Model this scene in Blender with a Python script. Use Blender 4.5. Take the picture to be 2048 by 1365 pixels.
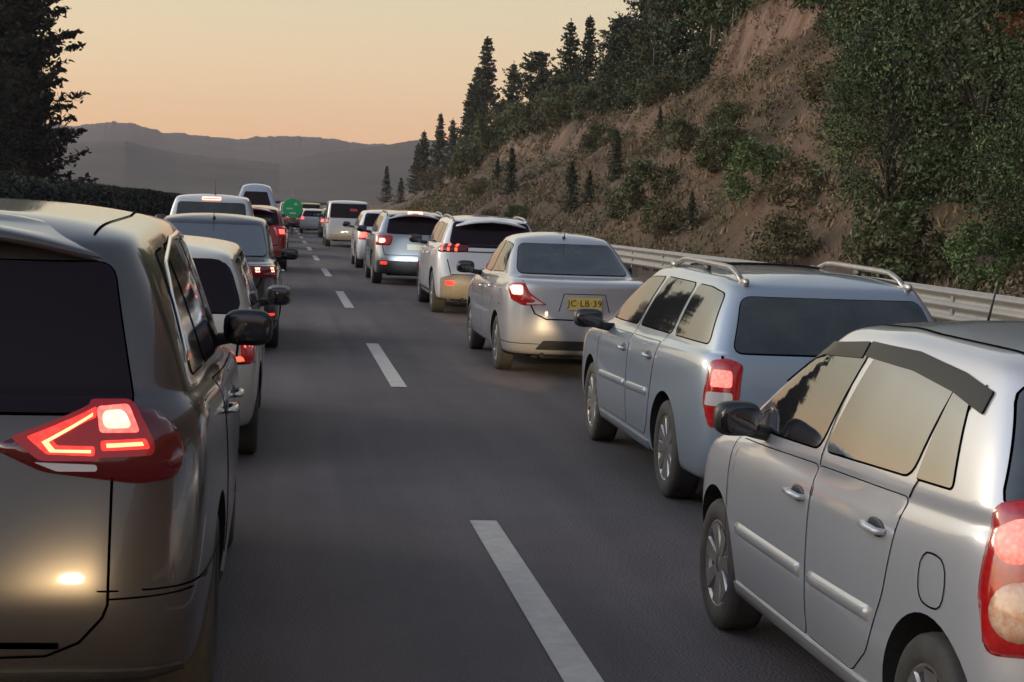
import bpy, bmesh, math, random
from mathutils import Vector, Matrix, noise
from mathutils.bvhtree import BVHTree
R = math.radians
for o in list(bpy.data.objects):
    bpy.data.objects.remove(o)
sc = bpy.context.scene
COL = sc.collection

# ------------------------------------------------------------------ camera
cd = bpy.data.cameras.new('camera')
cam = bpy.data.objects.new('camera', cd)
COL.objects.link(cam)
sc.camera = cam
cd.sensor_width = 36.0
cd.lens = 36.0 * 3459.0 / 2048.0
cd.clip_start = 0.1
cd.clip_end = 9000
YAW, PITCH, ROLL, CH = 0.1365, 0.0791, 0.0376, 1.823
fwd = Vector((math.sin(YAW) * math.cos(PITCH), math.cos(YAW) * math.cos(PITCH), -math.sin(PITCH)))
rgt = Vector((math.cos(YAW), -math.sin(YAW), 0))
upv = rgt.cross(fwd)
r2 = math.cos(ROLL) * rgt + math.sin(ROLL) * upv
u2 = -math.sin(ROLL) * rgt + math.cos(ROLL) * upv
mw = Matrix((r2, u2, -fwd)).transposed().to_4x4()
mw.translation = Vector((0, 0, CH))
cam.matrix_world = mw

# ------------------------------------------------------------------ world, sun, exposure
wd = bpy.data.worlds.new("World")
sc.world = wd
wd.use_nodes = True
nt = wd.node_tree
nd = nt.nodes
bg = nd['Background']
sky = nd.new('ShaderNodeTexSky')
sky.sky_type = 'NISHITA'
sky.sun_disc = False
sky.sun_elevation = R(2.0)
sky.sun_rotation = R(-62)
sky.air_density = 1.0
sky.dust_density = 1.0
tc = nd.new('ShaderNodeTexCoord')
sx = nd.new('ShaderNodeSeparateXYZ')
nt.links.new(tc.outputs['Generated'], sx.inputs[0])
def ramp(stops):
    r = nd.new('ShaderNodeValToRGB')
    el = r.color_ramp.elements
    while len(el) > 1: el.remove(el[0])
    for i, (p, c) in enumerate(stops):
        e = el[0] if i == 0 else el.new(p)
        e.position = p
        e.color = (*c, 1)
    nt.links.new(sx.outputs['Z'], r.inputs[0])
    return r
# evening sky by elevation: the bright western half and the dull eastern half
west = ramp([(0.0, (.86, .48, .29)), (.035, (.83, .50, .30)), (.07, (.78, .56, .37)), (.12, (.69, .59, .42)), (.22, (.88, .82, .66)),
             (.40, (.50, .54, .57)), (.65, (.22, .27, .36)), (1.0, (.16, .20, .30))])
east = ramp([(0.0, (.22, .18, .20)), (.10, (.32, .27, .31)), (.25, (.32, .33, .41)), (.5, (.24, .28, .37)), (1.0, (.16, .20, .30))])
dt = nd.new('ShaderNodeVectorMath'); dt.operation = 'DOT_PRODUCT'
dt.inputs[1].default_value = (-0.80, 0.60, 0.0)
nt.links.new(tc.outputs['Generated'], dt.inputs[0])
mr = nd.new('ShaderNodeMapRange'); mr.interpolation_type = 'SMOOTHSTEP'
mr.inputs[1].default_value = -0.75; mr.inputs[2].default_value = 0.45
nt.links.new(dt.outputs['Value'], mr.inputs[0])
mx = nd.new('ShaderNodeMix'); mx.data_type = 'RGBA'
nt.links.new(mr.outputs[0], mx.inputs[0])
nt.links.new(east.outputs[0], mx.inputs[6]); nt.links.new(west.outputs[0], mx.inputs[7])
sc1 = nd.new('ShaderNodeVectorMath'); sc1.operation = 'SCALE'
nt.links.new(mx.outputs[2], sc1.inputs[0])
# afterglow lobe added due left, outside the frame, to brighten the car sides
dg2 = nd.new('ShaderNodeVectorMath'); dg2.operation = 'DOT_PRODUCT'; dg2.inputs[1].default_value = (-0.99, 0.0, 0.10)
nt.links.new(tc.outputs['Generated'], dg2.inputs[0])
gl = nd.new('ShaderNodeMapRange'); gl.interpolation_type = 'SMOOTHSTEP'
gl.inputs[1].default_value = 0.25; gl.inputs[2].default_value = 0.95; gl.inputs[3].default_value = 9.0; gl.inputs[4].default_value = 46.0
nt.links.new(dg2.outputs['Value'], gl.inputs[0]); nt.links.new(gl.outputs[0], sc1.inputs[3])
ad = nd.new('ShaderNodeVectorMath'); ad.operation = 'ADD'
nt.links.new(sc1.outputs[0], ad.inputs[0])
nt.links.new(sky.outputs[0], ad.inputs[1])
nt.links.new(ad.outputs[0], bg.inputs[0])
bg.inputs[1].default_value = 0.1

sl = bpy.data.lights.new('sun', 'SUN')
sl.energy = 1.1
sl.angle = R(14)
sl.color = (1, .80, .60)
sun = bpy.data.objects.new('sun', sl)
COL.objects.link(sun)
sdir = Vector((-0.80, 0.60, 0.20)).normalized()
sun.rotation_euler = sdir.to_track_quat('Z', 'Y').to_euler()
sun.location = (-30, 20, 40)
sc.view_settings.view_transform = 'Standard'
sc.view_settings.look = 'None'
sc.view_settings.exposure = 0.0
sc.view_settings.gamma = 1.0
try:
    sc.cycles.max_bounces = 6
    sc.cycles.volume_bounces = 0
    sc.cycles.use_denoising = True
    sc.cycles.sample_clamp_indirect = 4
except Exception:
    pass

# ------------------------------------------------------------------ helpers
def tag(o, label=None, cat=None, group=None, kind=None):
    if label: o['label'] = label
    if cat: o['category'] = cat
    if group: o['group'] = group
    if kind: o['kind'] = kind
    return o

def empty(name, loc=(0, 0, 0), rz=0):
    o = bpy.data.objects.new(name, None)
    o.empty_display_size = .3
    o.location = loc
    o.rotation_euler = (0, 0, rz)
    COL.objects.link(o)
    return o

def mesh_obj(name, verts, faces, mats, parent=None, smooth=True, mi=None):
    me = bpy.data.meshes.new(name)
    me.from_pydata([tuple(v) for v in verts], [], faces)
    if not isinstance(mats, (list, tuple)): mats = [mats]
    for m in mats: me.materials.append(m)
    if smooth: me.polygons.foreach_set('use_smooth', [True] * len(me.polygons))
    if mi: me.polygons.foreach_set('material_index', mi)
    me.update()
    o = bpy.data.objects.new(name, me)
    COL.objects.link(o)
    if parent is not None: o.parent = parent
    return o

class MB:
    """collects simple shapes into one mesh"""
    def __init__(s): s.v = []; s.f = []; s.m = []
    def add(s, v, f, mi=0):
        b = len(s.v)
        s.v += [tuple(p) for p in v]
        s.f += [tuple(i + b for i in q) for q in f]
        s.m += [mi] * len(f)
    def box(s, x0, x1, y0, y1, z0, z1, mi=0):
        v = [(x, y, z) for z in (z0, z1) for y in (y0, y1) for x in (x0, x1)]
        s.add(v, [(0, 2, 3, 1), (4, 5, 7, 6), (0, 1, 5, 4), (2, 6, 7, 3), (0, 4, 6, 2), (1, 3, 7, 5)], mi)
    def tube(s, pts, rad, n=8, mi=0, cap=True):
        pts = [Vector(p) for p in pts]
        if not isinstance(rad, (list, tuple)): rad = [rad] * len(pts)
        v = []; f = []
        ref = Vector((.13, .31, 1)).normalized()
        for i, p in enumerate(pts):
            d = (pts[min(i + 1, len(pts) - 1)] - pts[max(i - 1, 0)]).normalized()
            a = d.cross(ref)
            if a.length < .05: a = d.cross(Vector((1, 0, 0)))
            a.normalize(); b = d.cross(a)
            for k in range(n):
                t = 2 * math.pi * k / n
                v.append(p + rad[i] * (math.cos(t) * a + math.sin(t) * b))
        for i in range(len(pts) - 1):
            for k in range(n):
                k2 = (k + 1) % n
                f.append((i * n + k, i * n + k2, i * n + n + k2, i * n + n + k))
        if cap:
            f.append(tuple(range(n - 1, -1, -1)))
            f.append(tuple(range((len(pts) - 1) * n, len(pts) * n)))
        s.add(v, f, mi)
    def lathe_x(s, prof, n=40, mi=0, c=(0, 0, 0)):
        """prof: (x, r) revolved about the X axis"""
        v = []; f = []
        for (x, r) in prof:
            for k in range(n):
                t = 2 * math.pi * k / n
                v.append((c[0] + x, c[1] + r * math.cos(t), c[2] + r * math.sin(t)))
        for i in range(len(prof) - 1):
            for k in range(n):
                k2 = (k + 1) % n
                f.append((i * n + k, i * n + k2, (i + 1) * n + k2, (i + 1) * n + k))
        s.add(v, f, mi)
    def obj(s, name, mats, parent=None, smooth=True):
        return mesh_obj(name, s.v, s.f, mats, parent, smooth, s.m)

def mat(name, col, rough=.6, metal=0.0, coat=0.0, emis=None, es=0.0, ior=1.5, nz=None, nz_scale=4.0, bump=0.0, bump_scale=40.0,
        trans=0.0, coords='Object', coat_rough=.04):
    m = bpy.data.materials.new(name)
    m.use_nodes = True
    t = m.node_tree; n = t.nodes; b = n['Principled BSDF']
    b.inputs['Base Color'].default_value = (*col, 1)
    b.inputs['Roughness'].default_value = rough
    b.inputs['Metallic'].default_value = metal
    b.inputs['Coat Weight'].default_value = coat
    b.inputs['Coat Roughness'].default_value = coat_rough
    b.inputs['IOR'].default_value = ior
    b.inputs['Transmission Weight'].default_value = trans
    if emis:
        b.inputs['Emission Color'].default_value = (*emis, 1)
        b.inputs['Emission Strength'].default_value = es
    tcn = n.new('ShaderNodeTexCoord')
    if nz:
        x = n.new('ShaderNodeTexNoise')
        x.inputs['Scale'].default_value = nz_scale
        x.inputs['Detail'].default_value = 8
        x.inputs['Roughness'].default_value = .65
        t.links.new(tcn.outputs[coords], x.inputs['Vector'])
        r = n.new('ShaderNodeValToRGB')
        r.color_ramp.elements[0].position = .32; r.color_ramp.elements[0].color = (*col, 1)
        r.color_ramp.elements[1].position = .68; r.color_ramp.elements[1].color = (*nz, 1)
        t.links.new(x.outputs['Fac'], r.inputs[0])
        t.links.new(r.outputs[0], b.inputs['Base Color'])
    if bump:
        x2 = n.new('ShaderNodeTexNoise')
        x2.inputs['Scale'].default_value = bump_scale
        x2.inputs['Detail'].default_value = 6
        t.links.new(tcn.outputs[coords], x2.inputs['Vector'])
        bp = n.new('ShaderNodeBump'); bp.inputs['Strength'].default_value = bump; bp.inputs['Distance'].default_value = .05
        t.links.new(x2.outputs['Fac'], bp.inputs['Height'])
        t.links.new(bp.outputs[0], b.inputs['Normal'])
    return m

# ------------------------------------------------------------------ terrain
def lerp(a, b, t): return a + (b - a) * t
def interp(tab, x):
    if x <= tab[0][0]: return tab[0][1]
    for (a, b), (c, d) in zip(tab, tab[1:]):
        if x <= c: return b + (d - b) * (x - a) / (c - a)
    return tab[-1][1]
def sstep(a, b, x):
    t = min(1, max(0, (x - a) / (b - a)))
    return t * t * (3 - 2 * t)
def roadz(y): return -.006 * max(0.0, min(y, 300) - 35)
HC = [(-60, 17), (60, 15), (80, 13.0), (92, 11.8), (97, 9.6), (120, 9.0), (135, 9.6), (170, 9.7), (200, 8.5), (270, 6.6), (350, 4.4), (450, 2.5), (600, 1.5)]
PROF = [(0, 0), (.12, .05), (.45, .38), (.80, .70), (.90, .95), (1.0, 1.0), (1.3, 1.03), (2.2, 1.15), (4, 1.5)]
def fbm(x, y, z=0.0, o=4): return noise.fractal(Vector((x, y, z)), .9, 2.0, o)
def hill(x, y, rough=True):
    t = (x - 12.3) / 13.0
    if t <= 0: return roadz(y) - .06
    h = interp(HC, y) * interp(PROF, t)
    # the red bluff stands forward and steeper
    bl = sstep(97, 91, y) * sstep(70, 80, y)
    if bl > 0: h += bl * 1.0 * math.exp(-((t - .93) / .18) ** 2)
    if rough:
        k = sstep(0, .3, t)
        h += k * (.9 * fbm(x * .12, y * .08) + .35 * fbm(x * .5, y * .35, 3))
        # gullies running down the face under the crest
        g = sstep(.35, .7, t) * sstep(1.15, .95, t)
        h += g * (.9 * abs(noise.noise(Vector((x * .08, y * .9, 9)))) - .3 + .5 * fbm(x * .1, y * .4, 9)) * sstep(90, 110, y)
    return roadz(y) + max(h, -.06)

# ------------------------------------------------------------------ setting materials
M = {}
def road_detail(m):
    """aggregate speckle, long worn streaks under the wheels and a few repaired patches"""
    t = m.node_tree; n = t.nodes; b = n['Principled BSDF']
    g = n.new('ShaderNodeTexCoord')
    base = b.inputs['Base Color'].links[0].from_socket
    def nz_(sv, scale, lo, hi, p0=.3, p1=.7):
        mp = n.new('ShaderNodeMapping'); mp.inputs['Scale'].default_value = sv; t.links.new(g.outputs['Object'], mp.inputs[0])
        x = n.new('ShaderNodeTexNoise'); x.inputs['Scale'].default_value = scale; x.inputs['Detail'].default_value = 6; t.links.new(mp.outputs[0], x.inputs['Vector'])
        r = n.new('ShaderNodeMapRange'); r.inputs[1].default_value = p0; r.inputs[2].default_value = p1; r.inputs[3].default_value = lo; r.inputs[4].default_value = hi
        t.links.new(x.outputs['Fac'], r.inputs[0]); return r
    cur = base
    for r in (nz_((1, 1, 1), 130, .55, 1.5), nz_((1.4, .03, 1), 2.2, .82, 1.18), nz_((.5, .12, 1), .9, .88, 1.12, .45, .55)):
        s = n.new('ShaderNodeVectorMath'); s.operation = 'SCALE'; t.links.new(cur, s.inputs[0]); t.links.new(r.outputs[0], s.inputs[3]); cur = s.outputs[0]
    # slightly darker band where oil drips along the middle of each lane
    sp = n.new('ShaderNodeSeparateXYZ'); t.links.new(g.outputs['Object'], sp.inputs[0])
    a = n.new('ShaderNodeMath'); a.operation = 'ADD'; a.inputs[1].default_value = .55; t.links.new(sp.outputs['X'], a.inputs[0])
    pp = n.new('ShaderNodeMath'); pp.operation = 'PINGPONG'; pp.inputs[1].default_value = 1.8; t.links.new(a.outputs[0], pp.inputs[0])
    r = n.new('ShaderNodeMapRange'); r.interpolation_type = 'SMOOTHSTEP'; r.inputs[1].default_value = .1; r.inputs[2].default_value = .6; r.inputs[3].default_value = .80; r.inputs[4].default_value = 1.04
    t.links.new(pp.outputs[0], r.inputs[0])
    s = n.new('ShaderNodeVectorMath'); s.operation = 'SCALE'; t.links.new(cur, s.inputs[0]); t.links.new(r.outputs[0], s.inputs[3]); cur = s.outputs[0]
    t.links.new(cur, b.inputs['Base Color'])
M['asphalt'] = mat('asphalt', (.084, .067, .064), .78, nz=(.116, .093, .089), nz_scale=.55, bump=.5, bump_scale=70, ior=1.45)
road_detail(M['asphalt'])
M['paint_line'] = mat('road_paint', (.46, .41, .35), .7, nz=(.60, .54, .47), nz_scale=9, bump=.2, bump_scale=60)
M['dirt'] = mat('dirt', (.11, .065, .045), .95, nz=(.17, .115, .08), nz_scale=.8, bump=.5, bump_scale=6)
M['metal_rail'] = mat('galvanised_metal', (.20, .19, .18), .5, metal=.3, nz=(.25, .24, .23), nz_scale=3)
M['bark'] = mat('bark', (.05, .038, .03), .9, nz=(.10, .08, .065), nz_scale=8)
M['pale_bark'] = mat('pale_bark', (.16, .13, .11), .9, nz=(.30, .26, .22), nz_scale=5)
M['needles'] = mat('needles', (.014, .022, .012), .8, nz=(.032, .046, .021), nz_scale=.8)
M['needles_b'] = mat('needles_light', (.030, .045, .020), .8, nz=(.055, .075, .032), nz_scale=.9)
M['leaf_dark'] = mat('leaf_dark', (.022, .040, .014), .7, nz=(.045, .070, .022), nz_scale=.9)
M['leaf_mid'] = mat('leaf_mid', (.045, .075, .022), .65, nz=(.075, .115, .034), nz_scale=1.1)
M['leaf_bright'] = mat('leaf_bright', (.075, .13, .035), .65, nz=(.11, .17, .045), nz_scale=1.4)
M['leaf_olive'] = mat('leaf_olive', (.060, .062, .026), .75, nz=(.10, .095, .04), nz_scale=1.2)
M['leaf_rust'] = mat('leaf_rust', (.20, .055, .02), .8, nz=(.26, .08, .03), nz_scale=2)
M['dry_grass'] = mat('dry_grass', (.17, .12, .075), .9, nz=(.27, .19, .12), nz_scale=.6)
M['dry_brush'] = mat('dry_brush', (.10, .085, .04), .9, nz=(.15, .125, .06), nz_scale=.8)

def hill_material():
    m = bpy.data.materials.new('hillside_soil'); m.use_nodes = True
    t = m.node_tree; n = t.nodes; b = n['Principled BSDF']; b.inputs['Roughness'].default_value = .95
    b.inputs['Specular IOR Level'].default_value = .2
    g = n.new('ShaderNodeTexCoord')
    def nzr(scale, stops, sv=(1, 1, 1), detail=8):
        mp = n.new('ShaderNodeMapping'); mp.inputs['Scale'].default_value = sv
        t.links.new(g.outputs['Object'], mp.inputs[0])
        x = n.new('ShaderNodeTexNoise'); x.inputs['Scale'].default_value = scale; x.inputs['Detail'].default_value = detail
        x.inputs['Roughness'].default_value = .62
        t.links.new(mp.outputs[0], x.inputs['Vector'])
        r = n.new('ShaderNodeValToRGB'); el = r.color_ramp.elements
        el[0].position, el[0].color = stops[0][0], (*stops[0][1], 1); el[1].position, el[1].color = stops[1][0], (*stops[1][1], 1)
        t.links.new(x.outputs['Fac'], r.inputs[0]); return r, x
    red, _ = nzr(.35, [(.35, (.082, .054, .035)), (.65, (.168, .112, .072))])
    gry, _ = nzr(.9, [(.35, (.10, .078, .068)), (.65, (.19, .15, .13))], (1, .6, 1.6))
    grn, _ = nzr(1.4, [(.35, (.055, .050, .025)), (.65, (.12, .10, .05))])
    sel, _ = nzr(.11, [(.42, (0, 0, 0)), (.58, (1, 1, 1))])
    sel2, _ = nzr(.22, [(.50, (0, 0, 0)), (.64, (1, 1, 1))])
    # the grey scree lies farther along the cutting, bushy ground in front of it
    sp = n.new('ShaderNodeSeparateXYZ'); t.links.new(g.outputs['Object'], sp.inputs[0])
    a = n.new('ShaderNodeMapRange'); a.inputs[1].default_value = 100; a.inputs[2].default_value = 150; t.links.new(sp.outputs['Y'], a.inputs[0])
    mu = n.new('ShaderNodeMath'); mu.operation = 'MULTIPLY'; mu.inputs[1].default_value = .7; t.links.new(a.outputs[0], mu.inputs[0])
    a2 = n.new('ShaderNodeMath'); a2.operation = 'MAXIMUM'; 
    s5 = n.new('ShaderNodeMath'); s5.operation = 'MULTIPLY'; s5.inputs[1].default_value = .45; t.links.new(sel.outputs[0], s5.inputs[0])
    t.links.new(mu.outputs[0], a2.inputs[0]); t.links.new(s5.outputs[0], a2.inputs[1])
    m1 = n.new('ShaderNodeMix'); m1.data_type = 'RGBA'
    t.links.new(a2.outputs[0], m1.inputs[0]); t.links.new(red.outputs[0], m1.inputs[6]); t.links.new(gry.outputs[0], m1.inputs[7])
    m2 = n.new('ShaderNodeMix'); m2.data_type = 'RGBA'
    s3 = n.new('ShaderNodeMath'); s3.operation = 'MULTIPLY'; s3.inputs[1].default_value = .75
    t.links.new(sel2.outputs[0], s3.inputs[0]); t.links.new(s3.outputs[0], m2.inputs[0])
    t.links.new(m1.outputs[2], m2.inputs[6]); t.links.new(grn.outputs[0], m2.inputs[7])
    # bare pale earth where the face is steep
    ge = n.new('ShaderNodeNewGeometry'); sn = n.new('ShaderNodeSeparateXYZ'); t.links.new(ge.outputs['Normal'], sn.inputs[0])
    st = n.new('ShaderNodeMapRange'); st.inputs[1].default_value = .62; st.inputs[2].default_value = .40; t.links.new(sn.outputs['Z'], st.inputs[0])
    clf, _ = nzr(.8, [(.35, (.12, .065, .045)), (.65, (.27, .185, .14))], (1, 1, .15))
    m3 = n.new('ShaderNodeMix'); m3.data_type = 'RGBA'
    t.links.new(st.outputs[0], m3.inputs[0]); t.links.new(m2.outputs[2], m3.inputs[6]); t.links.new(clf.outputs[0], m3.inputs[7])
    t.links.new(m3.outputs[2], b.inputs['Base Color'])
    x = n.new('ShaderNodeTexNoise'); x.inputs['Scale'].default_value = 1.6; x.inputs['Detail'].default_value = 10; x.inputs['Roughness'].default_value = .7
    t.links.new(g.outputs['Object'], x.inputs['Vector'])
    bp = n.new('ShaderNodeBump'); bp.inputs['Strength'].default_value = .9; bp.inputs['Distance'].default_value = .5
    t.links.new(x.outputs['Fac'], bp.inputs['Height']); t.links.new(bp.outputs[0], b.inputs['Normal'])
    return m
M['hill'] = hill_material()
M['far_hill'] = mat('far_hill', (.022, .021, .019), .95, nz=(.058, .050, .042), nz_scale=.02)

# ------------------------------------------------------------------ ground, road, hillside, mountains
def grid(name, xs, ys, f, m, kind='structure'):
    v = [(x, y, f(x, y)) for y in ys for x in xs]
    nx = len(xs)
    fc = [(j * nx + i, j * nx + i + 1, (j + 1) * nx + i + 1, (j + 1) * nx + i) for j in range(len(ys) - 1) for i in range(nx - 1)]
    o = mesh_obj(name, v, fc, m)
    tag(o, kind=kind)
    return o
YS = [-60, -30, 0, 20, 35, 60, 100, 150, 200, 250, 300]
grid('ground', [-4000, -1500, -400, -60, -9.2, -5.2, 9.6, 12.3], [-60] + YS[1:] + [500, 900, 1600, 3500], lambda x, y: roadz(y) - .06, M['dirt'])
grid('ground_beyond', [12.3, 80, 400, 1500, 4000], [640, 900, 1600, 3500], lambda x, y: roadz(y) - .06, M['dirt'])
grid('road', [-5.2, -2, 1, 4, 7, 9.6], YS + [520], lambda x, y: roadz(y), M['asphalt'])
road_marks = MB()
def strip(x0, x1, y0, y1):
    n = max(1, int((y1 - y0) / 5))
    for i in range(n):
        a, b = y0 + (y1 - y0) * i / n, y0 + (y1 - y0) * (i + 1) / n
        road_marks.add([(x0, a, roadz(a) + .005), (x1, a, roadz(a) + .005), (x1, b, roadz(b) + .005), (x0, b, roadz(b) + .005)], [(0, 1, 2, 3)])
for k in range(-1, 28):
    strip(1.132, 1.288, 4.75 + 12 * k, 9.75 + 12 * k)
strip(-2.45, -2.3, -30, 300); strip(4.95, 5.10, -30, 300)
tag(road_marks.obj('road_markings', M['paint_line'], smooth=False), kind='structure')

xs = [12.3 + .3 * i for i in range(62)] + [31 + 1.2 * i for i in range(18)] + [55, 65, 80, 120, 200]
ys = [-60, -40, -20, 0, 10, 18] + [24 + .55 * i for i in range(230)] + [151 + 1.1 * i for i in range(120)] + [285 + 4 * i for i in range(60)] + [540, 580, 640]
grid('hillside', xs, ys, lambda x, y: hill(x, y), M['hill'])

CX, CY = .1361, .9907
def ridge(name, D, tab, depth, amp, fr, m):
    """a mountain range whose crest runs across the valley at distance D; tab: (angle right of the road in px of the 61 mm lens, height above eye in px)"""
    v = []; f = []
    prof = [(-1, -.02), (-.8, .12), (-.6, .34), (-.4, .58), (-.2, .84), (-.06, .97), (0, 1), (.3, .8), (1, .0)]
    ang = list(range(-900, 1000, 3)) + list(range(1000, 2500, 20))
    for a in ang:
        for (s, k) in prof:
            d = D + s * depth
            hh = interp(tab, a) / 3459 * D + 12
            x = d * a / 3459; y = d
            z = hh * k + amp * fbm(x * .004, y * .004) * k + (fr * (noise.noise(Vector((x * .05, y * .05, 1))) + 1.3 * max(0, noise.noise(Vector((x * .11, 3, 1)))) + .6 * noise.noise(Vector((x * .35, 3, 1)))) if k > .95 else 0)
            v.append((x, y, z))
    n = len(prof)
    for i in range(len(ang) - 1):
        for j in range(n - 1):
            f.append((i * n + j, (i + 1) * n + j, (i + 1) * n + j + 1, i * n + j + 1))
    tag(mesh_obj(name, v, f, m), kind='structure')
ridge('mountains', 2300, [(-900, 104), (-500, 104), (-388, 102), (-340, 112), (-290, 114), (-228, 101), (-170, 98), (-128, 97), (-80, 93), (-30, 97), (0, 100), (70, 99), (100, 97), (150, 93), (250, 94), (330, 98), (700, 120), (2500, 140)], 700, 4, 2.4, M['far_hill'])
ridge('hills', 1150, [(-900, 40), (-388, 62), (-300, 72), (-200, 52), (-100, 46), (0, 36), (80, 62), (160, 72), (270, 92), (500, 100), (2500, 110)], 420, 4, .7, M['far_hill'])

# ------------------------------------------------------------------ plants
def leaf_quad(mb, p, s, rnd, mi, flat=0.0):
    a = Vector((rnd.gauss(0, 1), rnd.gauss(0, 1), rnd.gauss(0, 1) * (1 - flat))).normalized()
    b = a.cross(Vector((rnd.gauss(0, 1), rnd.gauss(0, 1), rnd.gauss(0, 1)))).normalized()
    a *= s; b *= s * rnd.uniform(.35, .6)
    mb.add([p - a, p + b * .9, p + a, p - b * .9], [(0, 1, 2, 3)], mi)

def conifer_mesh(h, r, seed, whorl=.42, clumps=6, leaf=.16, sparse=0.0, low=.06, roundtop=False):
    rnd = random.Random(seed)
    t = MB(); c = MB()
    lean = rnd.uniform(-.02, .02) * h
    t.tube([(0, 0, -.4), (lean * .2, 0, h * .3), (lean * .6, 0, h * .65), (lean, 0, h * .98)], [.016 * h + .03, .012 * h + .02, .007 * h + .01, .012], 7)
    z = h * low
    while z < h * .985:
        u = z / h
        L = r * ((1 - u) ** .75 if not roundtop else max(.12, math.sin(math.pi * min(1, (1 - u) * 1.25)) ** .6)) * rnd.uniform(.75, 1.15)
        nb = rnd.randint(4, 6)
        a0 = rnd.uniform(0, 6.28)
        for k in range(nb):
            if rnd.random() < sparse: continue
            a = a0 + 6.28 * k / nb + rnd.uniform(-.35, .35)
            Lb = L * rnd.uniform(.6, 1.15)
            up = rnd.uniform(.05, .35) if u > .45 else rnd.uniform(-.15, .2)
            pts = []
            for q in range(4):
                w = q / 3
                pts.append(Vector((lean * u + math.cos(a) * Lb * w, math.sin(a) * Lb * w, z + Lb * (up * w - .22 * w * (1 - w)) + .10 * Lb * w * w)))
            t.tube(pts, [.006 * h * (1 - u) + .012, .008, .006, .004], 4, cap=False)
            n = max(2, int(clumps * (.35 + Lb / max(r, .1))))
            for q in range(n):
                w = (q + rnd.random()) / n
                w = .12 + .88 * w
                i = min(2, int(w * 3)); fr = w * 3 - i
                p = pts[i].lerp(pts[i + 1], fr)
                sp = Lb * .16 * (1.15 - w) + .04
                mi = 0 if rnd.random() < .68 else 1
                for e in range(4):
                    pp = p + Vector((rnd.gauss(0, sp), rnd.gauss(0, sp), rnd.gauss(0, sp * .55)))
                    leaf_quad(c, pp, leaf * rnd.uniform(.6, 1.3), rnd, mi, .3)
        z += whorl * rnd.uniform(.75, 1.25) * (1 - .4 * u)
    for e in range(10): leaf_quad(c, Vector((lean, 0, h * (.96 + .05 * rnd.random()))), leaf * .7, rnd, 0)
    return t, c

def crown_mesh(h, r, seed, nclump, per, leaf, lo=.25, droop=0.0, cols=3, trunk_r=None, rx=1.0):
    """broadleaf: trunk, limbs and a crown of leaf clumps spread through an uneven volume"""
    rnd = random.Random(seed)
    t = MB(); c = MB()
    tr = trunk_r or .02 * h + .03
    bend = Vector((rnd.uniform(-.08, .08) * h, rnd.uniform(-.08, .08) * h, 0))
    top = Vector((0, 0, h * .8)) + bend
    t.tube([(0, 0, -.4), bend * .3 + Vector((0, 0, h * .3)), bend * .7 + Vector((0, 0, h * .55)), top], [tr, tr * .75, tr * .5, tr * .2], 8)
    for i in range(nclump):
        u = rnd.random()
        zc = h * (lo + (1 - lo) * u ** .85)
        env = math.sin(math.pi * min(.98, max(.06, .12 + .80 * (zc / h - lo) / (1 - lo)))) ** .55
        a = rnd.uniform(0, 6.28); rr = r * env * math.sqrt(rnd.uniform(.08, 1.0)) * rnd.uniform(.8, 1.1)
        cc = bend * (zc / h) + Vector((math.cos(a) * rr * rx, math.sin(a) * rr, zc))
        base = bend * .5 + Vector((0, 0, max(h * .15, zc - rr * .8 - .1 * h)))
        if i % 3 == 0: t.tube([base, base.lerp(cc, .55) + Vector((0, 0, .05 * h)), cc], [tr * .35, tr * .18, tr * .06], 5, cap=False)
        cr = r * rnd.uniform(.20, .36)
        mi = rnd.choice([0, 0, 1, 1, 2] if cols == 3 else [0, 1])
        for e in range(per):
            d = Vector((rnd.gauss(0, .5), rnd.gauss(0, .5), rnd.gauss(0, .42)))
            if d.length > 1.25: d *= .8 / d.length
            p = cc + d * cr
            if droop: p.z -= droop * cr * d.xy.length_squared
            m2 = mi if rnd.random() < .8 else rnd.choice([0, 1])
            if p.z < .02: p.z = .02 + rnd.random() * .1
            leaf_quad(c, p, leaf * rnd.uniform(.55, 1.25), rnd, m2)
    return t, c

def plant(name, cat, label, group, meshes, loc, rz=0, s=1.0):
    """meshes: ((part name, mesh), ...): one thing with its parts; shares mesh data with its likes"""
    e = empty(name, loc, rz); e.scale = (s, s, s)
    for nm, me in meshes:
        o = bpy.data.objects.new(nm, me); COL.objects.link(o); o.parent = e
    tag(e, label, cat, group)
    return e
def bake(mb, mats):
    o = mb.obj('tmp', mats, smooth=False); me = o.data; bpy.data.objects.remove(o); return me
def kit(tc_, bark, leaves): return (('trunk', bake(tc_[0], bark)), ('crown', bake(tc_[1], leaves)))
ND = [M['needles'], M['needles_b']]
conA = kit(conifer_mesh(14, 3.9, 1, .55, 10, .26), M['bark'], ND)
conB = kit(conifer_mesh(14, 3.1, 2, .55, 9, .26, sparse=.15), M['bark'], ND)
conC = kit(conifer_mesh(14, 3.9, 3, .5, 12, .28, sparse=.25, low=.25, roundtop=True), M['bark'], ND)
conS = kit(conifer_mesh(3, .75, 4, .16, 5, .085), M['bark'], ND)
conT = kit(conifer_mesh(3, .9, 5, .17, 5, .09), M['bark'], ND)
def hz(x, y): return hill(x, y) - .05
LVD = [M['leaf_dark'], M['leaf_dark'], M['leaf_olive']]
crestk = kit(crown_mesh(9, 4.2, 61, 90, 80, .30, lo=.02), M['bark'], LVD)
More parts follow.
